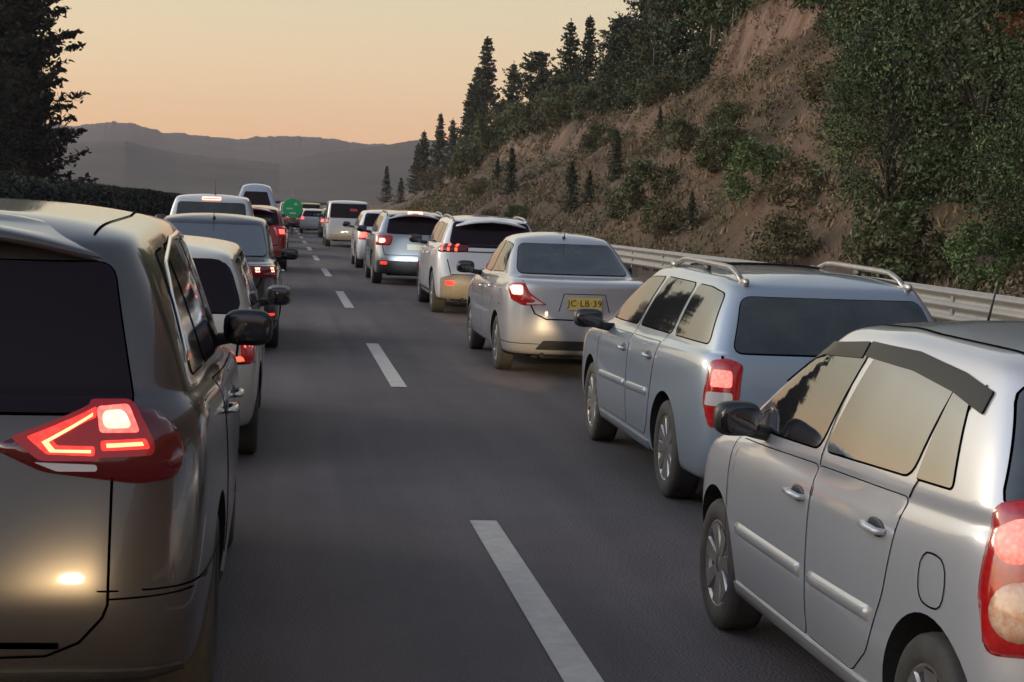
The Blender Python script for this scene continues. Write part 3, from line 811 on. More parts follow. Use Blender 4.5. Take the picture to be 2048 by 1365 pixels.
        bmc = bmesh.new(); bmc.from_mesh(co.data); bmesh.ops.recalc_face_normals(bmc, faces=bmc.faces); bmc.to_mesh(co.data); bmc.free()
        md = o.modifiers.new('b', 'BOOLEAN'); md.object = co; md.operation = 'DIFFERENCE'; md.solver = 'EXACT'
        dg = bpy.context.evaluated_depsgraph_get(); dg.update()
        me2 = bpy.data.meshes.new_from_object(o.evaluated_get(dg))
        o.modifiers.clear()
        if len(me2.polygons) > 500: o.data = me2
        # material slots: faces of the arch carry the cutter's material
        names = [m.name if m else '' for m in o.data.materials]
        if M['well'].name not in names[1:2]: pass
        c.wellidx = [i for i, nm in enumerate(names) if nm == M['well'].name]
        bpy.data.objects.remove(co)
    def nrm(c, p, ti):
        a, b, d = c.T[ti]
        A, B, D = c.V[a], c.V[b], c.V[d]
        v0, v1, v2 = B - A, D - A, p - A
        d00, d01, d11, d20, d21 = v0.dot(v0), v0.dot(v1), v1.dot(v1), v2.dot(v0), v2.dot(v1)
        dn = d00 * d11 - d01 * d01
        if abs(dn) < 1e-14: return c.N[a]
        v = (d11 * d20 - d01 * d21) / dn; w = (d00 * d21 - d01 * d20) / dn
        return (c.N[a] * (1 - v - w) + c.N[b] * v + c.N[d] * w).normalized()
    def cast(c, u, z, az, ref=(0, 0)):
        if az == 'top':
            hit = c.bvh.ray_cast(Vector((u, z, 4)), Vector((0, 0, -1)))
            q = Vector((u, z, 1.4))
        else:
            a = R(az); o = Vector((math.cos(a), math.sin(a), 0)); U = Vector((-math.sin(a), math.cos(a), 0))
            st = Vector((ref[0], ref[1], 0)) + U * u + Vector((0, 0, z))
            hit = c.bvh.ray_cast(st + o * 3, -o, 6)
            q = st
        if hit[0] is None or (az != 'top' and (hit[0] - (st + o * 3)).length > (5.4 if abs(az) == 90 else 4.2)):
            hit = c.bvh.find_nearest(q)
        return hit[0], c.nrm(hit[0], hit[2])
    def ribbon(c, path, width, az=0, mi=2, off=.0028, ref=(0, 0), both=True, closed=False, mb=None, arch=0.0, step=.035):
        """a strip of the given width lying on the body along a path"""
        P = [Vector(p) for p in path]
        if closed: P.append(P[0])
        Q = [P[0]]
        for a, b in zip(P, P[1:]):
            n = max(1, int((b - a).length / step))
            Q += [a.lerp(b, (i + 1) / n) for i in range(n)]
        rows = []
        for i, p in enumerate(Q):
            if closed and i in (0, len(Q) - 1): d = (Q[1] - Q[-2])
            else: d = Q[min(i + 1, len(Q) - 1)] - Q[max(i - 1, 0)]
            if d.length < 1e-6: d = Vector((1, 0))
            d.normalize(); nn = Vector((-d.y, d.x)) * (width if (arch or width > .0139) else width * .7) / 2
            row = []
            for s_, lift in ((-1, 0), (-.4, arch), (.4, arch), (1, 0)) if arch else ((-1, 0), (1, 0)):
                h, no = c.cast(p.x + nn.x * s_, p.y + nn.y * s_, az, ref)
                row.append(h + no * (off + lift))
            rows.append(row)
        mb = c.seam if mb is None else mb
        k = len(rows[0])
        v = [q for r_ in rows for q in r_]
        f = [(i * k + j, i * k + j + 1, (i + 1) * k + j + 1, (i + 1) * k + j) for i in range(len(rows) - 1) for j in range(k - 1)]
        if arch:
            f.append(tuple(range(k - 1, -1, -1))); f.append(tuple((len(rows) - 1) * k + j for j in range(k)))
        mb.add(v, f, mi)
        if both: mb.add([(-q[0], q[1], q[2]) for q in v], [tuple(reversed(q)) for q in f], mi)
    def panel(c, name, pts, az, m, off=.004, thick=.02, grid=.05, ref=(0, 0), bulge=0.0, bw=.05, sides=(1,), parent=None, rnd=0.0, label=None, smooth_n=True):
        """a piece lying on the body: outline seen along one direction, given thickness"""
        if rnd: pts = round_poly(pts, rnd)
        bm = bmesh.new()
        vs = [bm.verts.new((p[0], p[1], 0)) for p in pts]
        fc = bm.faces.new(vs)
        if fc.normal.z < 0 or fc.calc_area() == 0: fc.normal_flip()
        bm.normal_update(); bm.faces.ensure_lookup_table()
        if bm.faces[0].normal.z < 0: bm.faces[0].normal_flip()
        x0, x1 = min(p[0] for p in pts), max(p[0] for p in pts); y0, y1 = min(p[1] for p in pts), max(p[1] for p in pts)
        for i in range(1, int((x1 - x0) / grid) + 1):
            bmesh.ops.bisect_plane(bm, geom=bm.verts[:] + bm.edges[:] + bm.faces[:], plane_co=(x0 + i * grid, 0, 0), plane_no=(1, 0, 0))
        for i in range(1, int((y1 - y0) / grid) + 1):
            bmesh.ops.bisect_plane(bm, geom=bm.verts[:] + bm.edges[:] + bm.faces[:], plane_co=(0, y0 + i * grid, 0), plane_no=(0, 1, 0))
        bm.verts.ensure_lookup_table(); bm.verts.index_update()
        bd = set()
        be = []
        for e in bm.edges:
            if len(e.link_faces) == 1:
                bd.add(e.verts[0].index if False else e.verts[0]); bd.add(e.verts[1])
                lp = e.link_faces[0].loops
                for l in lp:
                    if l.edge == e: be.append((l.vert, l.link_loop_next.vert))
        idx = {v: i for i, v in enumerate(bm.verts)}
        V = []; N = []
        segs = [(Vector(a), Vector(b)) for a, b in zip(pts, pts[1:] + pts[:1])]
        for v in bm.verts:
            h, no = c.cast(v.co.x, v.co.y, az, ref)
            o_ = off
            if bulge:
                p = Vector((v.co.x, v.co.y)); dd = 9
                for a, b in segs:
                    ab = b - a; t = max(0, min(1, (p - a).dot(ab) / max(ab.length_squared, 1e-9)))
                    dd = min(dd, (p - a - ab * t).length)
                t = min(1, dd / bw); o_ += bulge * math.sqrt(max(0, 1 - (1 - t) ** 2))
            V.append(h + no * o_); N.append(no)
        F = [tuple(idx[v] for v in f.verts) for f in bm.faces]
        nt_ = len(F); nv = len(V)
        low = {}
        for v in bd:
            low[idx[v]] = len(V); i = idx[v]
            V.append(V[i] - N[i] * thick); N.append(N[i])
        for a, b in be:
            ia, ib = idx[a], idx[b]
            F.append((ib, ia, low[ia], low[ib]))
        bm.free()
        out = []
        for sd in sides:
            VV = [Vector((v.x * sd, v.y, v.z)) for v in V]; NN = [Vector((q.x * sd, q.y, q.z)) for q in N]
            FF = F if sd > 0 else [tuple(reversed(q)) for q in F]
            # the cast frame may be mirrored: make the face side agree with the body
            a = FF[0]
            nn = (VV[a[1]] - VV[a[0]]).cross(VV[a[2]] - VV[a[0]])
            if nn.dot(NN[a[0]]) < 0: FF = [tuple(reversed(q)) for q in FF]
            o = mesh_obj(name, VV, FF, m, parent or c.root)
            if smooth_n and not bulge:
                me = o.data; ln = [None] * len(me.loops)
                for pi, p in enumerate(me.polygons):
                    for li in p.loop_indices:
                        ln[li] = NN[me.loops[li].vertex_index] if pi < nt_ else p.normal
                me.normals_split_custom_set([tuple(q) for q in ln])
            elif bulge:
                for pi in range(nt_, len(o.data.polygons)): o.data.polygons[pi].use_smooth = False
            if label: o['label'] = label
            out.append(o)
        return out
    def finish(c):
        me = c.body.data
        bm = bmesh.new(); bm.from_mesh(me)
        me_s = c.seam
        names = [m.name for m in me.materials]
        if M['seal'].name not in names: me.materials.append(M['seal']); names.append(M['seal'].name)
        si = names.index(M['seal'].name); wi = [i for i, n_ in enumerate(names) if n_ == M['well'].name]
        nb = len(bm.faces)
        vs = [bm.verts.new(p) for p in me_s.v]
        for q in me_s.f:
            try:
                f = bm.faces.new([vs[i] for i in q]); f.material_index = si; f.smooth = True
            except ValueError: pass
        bm.to_mesh(me); bm.free()
        cache = {}
        ln = [None] * len(me.loops)
        for pi, p in enumerate(me.polygons):
            p.use_smooth = True
            for li in p.loop_indices:
                vi = me.loops[li].vertex_index
                if p.material_index in wi: ln[li] = p.normal; continue
                if vi not in cache:
                    h = c.bvh.find_nearest(me.vertices[vi].co)
                    cache[vi] = c.nrm(h[0], h[2]) if h[3] < .012 else None
                ln[li] = cache[vi] or p.normal
        me.normals_split_custom_set([tuple(q) for q in ln])

def round_poly(pts, r, n=4):
    out = []
    P = [Vector(p) for p in pts]
    for i, p in enumerate(P):
        a, b = P[i - 1], P[(i + 1) % len(P)]
        da, db = (a - p), (b - p)
        if da.normalized().dot(db.normalized()) < -.985: out.append(tuple(p)); continue
        ra = min(r, da.length * .45, db.length * .45)
        s, e = p + da.normalized() * ra, p + db.normalized() * ra
        for k in range(n + 1):
            t = k / n
            out.append(tuple(s * (1 - t) ** 2 + p * 2 * t * (1 - t) + e * t * t))
    return out

def blob(cx, cy, cz, sx, sy, sz, p=3.0, nu=20, nv=12):
    """rounded box as a superellipsoid: verts, faces"""
    def sp(v): return math.copysign(abs(v) ** (2 / p), v)
    v = []; f = []
    for j in range(nv + 1):
        ph = -math.pi / 2 + math.pi * j / nv
        for i in range(nu):
            th = 2 * math.pi * i / nu
            v.append((cx + sx * sp(math.cos(ph)) * sp(math.cos(th)), cy + sy * sp(math.cos(ph)) * sp(math.sin(th)), cz + sz * sp(math.sin(ph))))
    for j in range(nv):
        for i in range(nu):
            k = (i + 1) % nu
            f.append((j * nu + i, j * nu + k, (j + 1) * nu + k, (j + 1) * nu + i))
    return v, f

WHEELS = {}
def wheel_mesh(r, w, rim_r, spokes, dirty=True):
    key = (round(r, 3), w, rim_r, spokes)
    if key in WHEELS: return WHEELS[key]
    t = MB()
    h = w / 2; s = r - rim_r
    t.lathe_x([(h * .55, rim_r - .03), (h * .80, rim_r - .004), (h * .96, rim_r + .012), (h * 1.04, rim_r + s * .35), (h * 1.03, rim_r + s * .65), (h * .93, r - .012), (h * .78, r - .002),
               (h * .5, r), (0, r + .001), (-h * .5, r), (-h * .8, r - .003), (-h, rim_r + s * .5), (-h * .9, rim_r), (-h * .5, rim_r - .03)], 44)
    for q in (-.45, 0, .45):   # tread grooves read as darker rings
        t.lathe_x([(h * q - .006, r + .002), (h * q - .005, r - .004), (h * q + .005, r - .004), (h * q + .006, r + .002)], 44)
    m = MB()
    m.lathe_x([(h * .88, rim_r + .006), (h * .90, rim_r - .004), (h * .80, rim_r - .018), (h * .30, rim_r - .03)], 44, 0)
    m.lathe_x([(h * .05, rim_r - .02), (h * .05, .03), (h * .05, .001)], 32, 1)  # dark disc, the shade behind the spokes put into its colour
    m.lathe_x([(h * .20, .062), (h * .72, .055), (h * .80, .045), (h * .82, .001)], 24, 0)
    for k in range(spokes):
        a = 2 * math.pi * k / spokes
        ca, sa = math.cos(a), math.sin(a)
        vv = []
        for (rr_, hw, x) in ((.035, .030, h * .74), (rim_r * .5, .022 + .10 / spokes, h * .76), (rim_r - .012, .030 + .13 / spokes, h * .82)):
            for (sx_, dx) in ((-1, 0), (-.8, .008), (.8, .008), (1, 0), (1, -.03), (-1, -.03)):
                y, z = rr_, hw * sx_
                vv.append((x + dx, y * ca - z * sa, y * sa + z * ca))
        ff = []
        for i in range(2):
            for j in range(6):
                j2 = (j + 1) % 6
                ff.append((i * 6 + j, i * 6 + j2, (i + 1) * 6 + j2, (i + 1) * 6 + j))
        m.add(vv, ff, 0)
    a = t.obj('w', M['tyre']); b = m.obj('w', [M['rim'], M['shade']])
    for poly in b.data.polygons: poly.use_smooth = True
    b.data.set_sharp_from_angle(angle=R(40))
    res = (a.data, b.data); bpy.data.objects.remove(a); bpy.data.objects.remove(b)
    WHEELS[key] = res
    return res

def make_car(s):
    c = Car(s)
    W, L, root = s['W'], s['L'], c.root
    detail = s.get('detail', True)
    # glasshouse
    for (b0, t0, b1, t1) in s.get('side_glass', []):
        lo, hi = s.get('glo', .04), s.get('ghi', .06)
        n = 6; pts = []
        for i in range(n + 1):
            y = lerp(b0, b1, i / n); pts.append((y, c.base(y) + lo))
        for i in range(n + 1):
            y = lerp(t1, t0, i / n); pts.append((y, c.roof(y) - hi))
        gp = round_poly(pts, s.get('gr', .05))
        c.panel('side_window', gp, 0, s.get('glass', M['glass']), off=.0045, thick=.006, sides=(1, -1), grid=.06 if detail else .1)
        if detail: c.ribbon(gp, .014, closed=True, off=.0012)
    if 'rear_glass' in s:
        gp = round_poly(s['rear_glass'], s.get('rgr', .06))
        rg = c.panel('rear_window', gp, -90, s.get('rglass', M['rear_glass']), off=.007, thick=.008, grid=.04 if detail else .08)[0]
        c.ribbon(gp, .014, az=-90, closed=True, both=False, off=.0012)
    g1, t1 = s['gb'][1], s['gt'][1]
    gp = round_poly([(-s['wgb'] * .86, c.base(g1) + .04), (s['wgb'] * .86, c.base(g1) + .04), (s['wgt'] * .88, c.roof(t1) - .03), (-s['wgt'] * .88, c.roof(t1) - .03)], .07)
    c.panel('windshield', gp, 90, M['glass'], off=.0035, thick=.006, grid=.1, ref=(0, L - 1.5))
    # doors
    for d in s.get('doors', []):
        drs = c.panel('door', round_poly(d['pts'], .03), 0, s['paint'], off=.003, thick=.004, sides=(1, -1), grid=.07)
        c.ribbon(round_poly(d['pts'], .03), .011, closed=True, off=.002)
        hy, hz_ = d['handle']
        for k, sd in enumerate((1, -1)):
            h, no = c.cast(hy, hz_, 0)
            hb_ = MB(); x = (h.x + .028) * sd
            hb_.tube([(h.x * sd, hy - .085, hz_), (x, hy - .07, hz_ + .002), (x + .006 * sd, hy, hz_ + .004), (x, hy + .07, hz_ + .002), (h.x * sd, hy + .085, hz_)], [.010, .013, .014, .013, .010], 10)
            cup = blob((h.x + .001) * sd, hy, hz_, .006, .075, .034, 2.2, 16, 8); hb_.add(*cup, 1)
            hb_.obj('handle', [s.get('handle_mat', s['paint']), M['black']], drs[k])
        if 'strip' in d:
            (a, b, z0, z1) = d['strip']
            for k, sd in enumerate((1, -1)):
                sb = MB(); c.ribbon([(a, z0), (b, z1)], .055, mb=sb, mi=0, off=.003, arch=.014, both=False)
                if sd < 0: sb.v = [(-x, y, z) for (x, y, z) in sb.v]; sb.f = [tuple(reversed(q)) for q in sb.f]
                sb.obj('door_strip', s.get('strip_mat', s['paint']), drs[k])
    for r_ in s.get('seams', []): c.ribbon(**r_)
    # panels: lamps, trim, bumper pieces ...
    made = {}
    for p in s.get('panels', []):
        p = dict(p); key = p.pop('key', None); par = p.pop('of', None)
        sides = p.pop('sides', (1,))
        res = []
        for k, sd in enumerate(sides):
            parent = made[par][k if len(made[par]) > k else 0] if par else None
            res += c.panel(sides=(sd,), parent=parent, **p)
        if key: made[key] = res
    if 'spoiler' in s:
        sw, sy0, sy1, dz = s['spoiler']
        hit, _ = c.cast(0, sy1, 'top')
        zs = hit.z + dz
        v, f = blob(0, 0, 0, sw, (sy1 - sy0) / 2, .020, 5.0, 48, 10)
        v = [(x, (sy0 + sy1) / 2 + y + .10 * (x / sw) ** 2, zs + z - .10 * (x / sw) ** 2 + (y / (sy1 - sy0)) * .05) for (x, y, z) in v]
        mesh_obj('spoiler', v, f, s['paint'], root)
    # wheels
    tm, rm = wheel_mesh(s['wr'], s.get('ww', .20), s.get('rim_r', s['wr'] * .66), s.get('spokes', 7))
    for wy in s['axles']:
        for sd in (1, -1):
            w = bpy.data.objects.new('wheel', tm); COL.objects.link(w); w.parent = root
            w.location = (sd * (W - s.get('track', .03) - s.get('ww', .20) / 2), wy, s['wr']); w.rotation_euler = (wy * 1.3, 0, math.pi if sd < 0 else 0)
            rm_ = bpy.data.objects.new('rim', rm); COL.objects.link(rm_); rm_.parent = w
    # mirrors
    if 'mirror' in s:
        my, mz, mx_ = s['mirror']
        sx_, sy_, sz_ = s.get('mirror_size', (.115, .06, .075))
        for sd in (1, -1):
            b = MB(); cx = sd * (mx_ + sx_ * .9)
            b.add(*blob(cx, my, mz, sx_, sy_, sz_, 3.2), 0)
            b.tube([(sd * (mx_ - .10), my + .03, mz - .07), (sd * (mx_ + .0), my + .015, mz - .055), (cx, my + .01, mz - .03)], [.035, .028, .03], 10, 1)
            mo = b.obj('mirror', [s.get('mirror_mat', s['paint']), M['black']], root)
            gl = blob(cx, my - sy_ * .93, mz, sx_ * .84, .010, sz_ * .82, 3.0)
            mesh_obj('mirror_glass', gl[0], gl[1], M['mirror'], mo)
    # roof rails
    if 'rails' in s:
        y0, y1, h = s['rails']
        for sd in (1, -1):
            b = MB(); pts = []
            xr = s.get('rail_x', s['wgt'] - .06)
            for i in range(13):
                t = i / 12; y = lerp(y0, y1, t)
                hit, _ = c.cast(xr, y, 'top')
                pts.append((sd * xr, y, hit.z + h * min(1, math.sin(math.pi * t) * 2.2) - (.01 if i in (0, 12) else 0)))
            b.tube(pts, [.018] * 13, 8)
            for t in (.0, .5, 1.0):
                y = lerp(y0, y1, t); hit, _ = c.cast(xr, y, 'top')
                b.add(*blob(sd * xr, y, hit.z + h * .3, .019, .06, h * .32 + .008, 3.0, 12, 8), 1 if t == .5 else 0)
            b.obj('roof_rail', [s.get('rail_mat', M['chrome']), M['black']], root)
    for (nm, path, wd, mt) in s.get('trims', []):
        for sd in (1, -1):
            sb = MB(); c.ribbon(path, wd, mb=sb, mi=0, off=.004, arch=.006, both=False)
            if sd < 0: sb.v = [(-x, y, z) for (x, y, z) in sb.v]; sb.f = [tuple(reversed(q)) for q in sb.f]
            sb.obj(nm, mt, root)
    if 'antenna' in s:
        ax, ay, al, tilt = s['antenna']
        hit, _ = c.cast(ax, ay, 'top')
        b = MB(); b.add(*blob(ax, ay, hit.z + .006, .022, .035, .02, 2.2, 12, 8)); b.tube([(ax, ay, hit.z), (ax, ay - al * tilt, hit.z + al)], [.006, .003], 6)
        b.obj('antenna', M['black'], root)
    if 'wiper' in s:
        (a, b_) = s['wiper']; sb = MB(); c.ribbon([a, b_], .014, az=-90, mb=sb, mi=0, off=.008, arch=.012, both=False); sb.obj('wiper', M['black'], root)
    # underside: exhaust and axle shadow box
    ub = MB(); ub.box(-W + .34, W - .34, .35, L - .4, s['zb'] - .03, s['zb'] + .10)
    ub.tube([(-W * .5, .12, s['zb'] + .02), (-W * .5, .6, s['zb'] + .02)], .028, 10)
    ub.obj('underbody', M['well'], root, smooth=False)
    if 'plate' in s:
        pz, pw, ph, txt = s['plate'][:4]; px = s.get('plate_x', 0)
        hit, no = c.cast(px, pz, -90)
        tiltx = math.atan2(no.z, -no.y)
        pl = empty('number_plate', (px, hit.y - .012, pz))
        pm = MB(); pm.box(-pw / 2, pw / 2, -.003, .006, -ph / 2, ph / 2)
        bpy.data.objects.remove(pl)
        pl = pm.obj('number_plate', M[s.get('plate_mat', 'plate_yellow')], root, smooth=False)
        pl.location = (px, hit.y - .014, pz); pl.rotation_euler = (-tiltx, 0, 0)
        if txt:
            fc = bpy.data.curves.new('lettering', 'FONT'); fc.body = txt; fc.size = ph * .72; fc.align_x = 'CENTER'; fc.align_y = 'CENTER'; fc.extrude = .0008
            fc.space_character = 1.1
            fo = bpy.data.objects.new('tmp', fc); COL.objects.link(fo)
            dg = bpy.context.evaluated_depsgraph_get(); dg.update()
            tm_ = bpy.data.meshes.new_from_object(fo.evaluated_get(dg)); bpy.data.objects.remove(fo)
            tm_.materials.clear(); tm_.materials.append(M['plate_ink'])
            lo_ = bpy.data.objects.new('lettering', tm_); COL.objects.link(lo_); lo_.parent = pl
            lo_.rotation_euler = (math.pi / 2, 0, 0); lo_.location = (0, -.0055, 0)
    c.finish()
    tag(root, s['label'], s.get('cat', 'car'), s.get('group'))
    root.location = (s['at'][0], s['at'][1], roadz(s['at'][1] + L / 2) + .0)
    root.rotation_euler = (0, 0, s.get('rz', 0))
    return c

# ------------------------------------------------------------------ the vehicles
G_R, G_L = 'cars queuing in the right lane', 'cars queuing in the left lane'
P_silver = paint('silver_paint', (.48, .485, .505), .38, .32, dusty=.30)
P_blue = paint('grey_blue_paint', (.27, .32, .38), .3, .32, dusty=.25)
P_sedan = paint('silver_sedan_paint', (.44, .43, .45), .35, .32, dusty=.35)
P_white = paint('white_paint', (.62, .61, .63), .0, .40, dusty=.30)
P_taupe = paint('taupe_metallic_paint', (.112, .098, .090), .65, .27, dusty=.12)
P_cream = paint('cream_paint', (.62, .57, .48), .1, .38, dusty=.3)
P_black = paint('black_paint', (.030, .030, .036), .3, .35, dusty=.2)
P_red = paint('red_paint', (.26, .012, .014), .3, .35, dusty=.2)
M['clad_pale'] = mat('dusty_pale_cladding', (.22, .19, .15), .45, nz=(.30, .26, .20), nz_scale=6)  # headlamp glow put into the pale colour of dark cladding
P_grey = paint('grey_paint', (.30, .31, .33), .5, .35, dusty=.3)

# --- small silver hatchback, nearest in the right lane
hatch = dict(name='hatchback', label='silver small hatchback with dark window visors, nearest in the right lane', group=G_R, at=(2.76, 4.42), rz=0.018,
    L=3.54, W=.80, zb=.20, paint=P_silver, wr=.285, axles=(.52, 2.89), ww=.175, spokes=7, gap=.05, sub=2,
    rear=[(.2, .09), (.35, .02), (.5, 0), (.65, .02), (.8, .05), (.97, .08)], front=[(.2, 3.42), (.5, 3.54), (.7, 3.50), (.85, 3.40)],
    sh=[(0, .95), (1.0, .91), (2.3, .87), (2.9, .84), (3.3, .78), (3.54, .72)], gbz=[(0, 1.00), (1.2, .955), (2.4, .905), (3.05, .93)],
    gb=(.13, 3.08), gt=(.34, 2.12), roof=[(.3, 1.375), (.6, 1.405), (1.4, 1.42), (1.9, 1.395), (2.15, 1.36)], crown=.055, wgb=.765, wgt=.585, gcr=.16, rb=.03,
    side_glass=[(1.64, 1.52, 2.68, 1.99), (.80, .74, 1.58, 1.45), (.50, .64, .76, .74)], ghi=.075, gr=.06,
    rear_glass=[(-.69, 1.0), (.69, 1.0), (.57, 1.35), (-.57, 1.35)],
    doors=[dict(pts=[(1.60, .30), (2.52, .30), (2.60, .60), (2.62, .875), (1.62, .92)], handle=(1.75, .79), strip=(1.66, 2.48, .52, .52)),
           dict(pts=[(.98, .40), (1.12, .30), (1.585, .30), (1.60, .92), (.78, .945), (.86, .62)], handle=(.96, .815), strip=(.96, 1.54, .53, .52))],
    mirror=(2.30, 1.00, .79), mirror_size=(.095, .05, .07), mirror_mat=None,
    antenna=(0, 1.95, .20, .45), plate=(.78, .36, .13, 'KX·27·14'),
    seams=[dict(path=[(1.60, .92), (1.54, 1.36)], width=.012), dict(path=[(.78, .945), (.62, 1.20), (.56, 1.33)], width=.012),
           dict(path=round_poly([(.42, .66), (.60, .66), (.60, .82), (.42, .82)], .085), width=.008, closed=True),
           dict(path=[(.1, .27), (.95, .26)], width=.010), dict(path=[(2.66, .30), (2.70, .93)], width=.010),
           dict(path=[(-.62, .98), (-.56, .62), (-.38, .54), (.38, .54), (.56, .62), (.62, .98)], width=.014, az=-90, both=False),
           dict(path=[(.3, .52), (1.2, .50), (2.1, .45)], width=.012, az='top') if False else dict(path=[(.47, .45), (.50, 1.2), (.47, 2.0)], width=.014, az='top')],
    panels=[dict(key='tail', name='tail_light', pts=[(-.17, .62), (.10, .60), (.14, .75), (.13, 1.02), (.02, 1.05), (-.12, .99)], az=-42, ref=(.80, 0), m=M['lens_red'], off=.004, bulge=.022, bw=.06, thick=.02, sides=(1, -1), grid=.03, rnd=.04),
            dict(of='tail', name='brake_lamp', pts=[(.035 + .062 * math.cos(t * .314), .925 + .062 * math.sin(t * .314)) for t in range(20)], az=-42, ref=(.80, 0), m=M['lit_pink'], off=.028, bulge=.012, bw=.05, thick=.01, sides=(1, -1), grid=.03),
            dict(of='tail', name='indicator_lamp', pts=[(.0 + .085 * math.cos(t * .314), .735 + .085 * math.sin(t * .314)) for t in range(20)], az=-42, ref=(.80, 0), m=M['lens_amber'], off=.027, bulge=.010, bw=.05, thick=.01, sides=(1, -1), grid=.03),
            dict(name='window_visor', pts=[(2.50, 1.15), (2.30, 1.275), (2.02, 1.335), (1.56, 1.375), (1.56, 1.315), (1.98, 1.29), (2.24, 1.23), (2.44, 1.135)], az=0, m=M['smoked'], off=.008, thick=.007, sides=(1, -1), grid=.04, rnd=.01),
            dict(name='window_visor', pts=[(1.54, 1.378), (1.10, 1.380), (.72, 1.350), (.50, 1.315), (.50, 1.245), (.74, 1.285), (1.10, 1.318), (1.54, 1.325)], az=0, m=M['smoked'], off=.008, thick=.007, sides=(1, -1), grid=.06, rnd=.01),
            dict(name='sill_trim', pts=[(.86, .235), (2.56, .235), (2.56, .285), (.86, .285)], az=0, m=P_silver, off=.010, thick=.012, sides=(1, -1), grid=.1, rnd=.01),
])
hatch['mirror_mat'] = M['black']

# --- grey blue station wagon
wagon = dict(name='station_wagon', label='grey blue station wagon with silver roof rails ahead of the small silver hatchback', group=G_R, at=(3.30, 9.66), rz=0.0,
    L=4.58, W=.865, zb=.21, paint=P_blue, wr=.31, axles=(1.02, 3.62), ww=.195, spokes=10, sub=2,
    rear=[(.21, .12), (.4, .02), (.55, 0), (.75, .04), (.98, .08)], front=[(.2, 4.45), (.5, 4.58), (.7, 4.52), (.8, 4.4)],
    sh=[(0, .98), (1.5, .955), (3.2, .92), (3.8, .88), (4.3, .80), (4.58, .72)], gbz=[(0, 1.00), (2, .985), (3.3, .96), (3.8, .98)],
    gb=(.12, 3.80), gt=(.36, 2.72), roof=[(.3, 1.37), (.8, 1.415), (1.9, 1.425), (2.4, 1.405), (2.75, 1.36)], crown=.05, wgb=.80, wgt=.60, gcr=.14, rb=.03,
    side_glass=[(2.20, 2.02, 3.30, 2.56), (1.20, 1.17, 2.10, 1.93), (.34, .50, 1.12, 1.10)], gr=.05,
    rear_glass=[(-.64, 1.0), (.64, 1.0), (.55, 1.32), (-.55, 1.32)],
    doors=[dict(pts=[(2.16, .33), (3.14, .33), (3.20, .6), (3.24, .925), (2.18, .95)], handle=(2.32, .84), strip=(2.20, 3.14, .60, .58), ),
           dict(pts=[(1.40, .62), (1.46, .42), (1.56, .33), (2.14, .33), (2.16, .95), (1.30, .965)], handle=(1.50, .86), strip=(1.48, 2.10, .62, .60))],
    mirror=(2.98, 1.00, .90), mirror_size=(.11, .06, .07), mirror_mat=M['black'], rails=(.46, 2.35, .05), rail_x=.51, rail_mat=M['rim'], plate=(.72, .36, .13, ''),
    seams=[dict(path=[(2.17, .95), (2.06, 1.36)], width=.012), dict(path=[(1.28, .97), (1.22, 1.36)], width=.012), dict(path=[(3.28, .33), (3.30, .90)], width=.010),
           dict(path=[(-.70, .98), (-.66, .58), (-.5, .52), (.5, .52), (.66, .58), (.70, .98)], width=.014, az=-90, both=False)],
    panels=[dict(key='tail', name='tail_light', pts=[(-.10, .58), (.06, .56), (.12, .70), (.10, .95), (.0, .97), (-.09, .94)], az=-40, ref=(.865, 0), m=M['lens_red'], off=.004, bulge=.02, bw=.05, thick=.02, sides=(1, -1), grid=.03, rnd=.03),
            dict(of='tail', name='brake_lamp', pts=[(-.055, .80), (.06, .80), (.055, .90), (-.045, .895)], az=-40, ref=(.865, 0), m=M['lit_pink'], off=.026, thick=.006, sides=(1, -1), grid=.03, rnd=.02),
            dict(of='tail', name='reversing_lamp', pts=[(-.07, .69), (.085, .69), (.08, .77), (-.06, .77)], az=-40, ref=(.865, 0), m=M['lens_clear'], off=.026, thick=.006, sides=(1, -1), grid=.03, rnd=.015),
            dict(name='sunroof', pts=[(-.38, 1.75), (.38, 1.75), (.38, 2.45), (-.38, 2.45)], az='top', m=M['glass_tint'], off=.012, thick=.014, grid=.1, rnd=.06),
            dict(name='sill_trim', pts=[(1.46, .245), (3.18, .245), (3.18, .30), (1.46, .30)], az=0, m=P_blue, off=.012, thick=.014, sides=(1, -1), grid=.1, rnd=.01)])

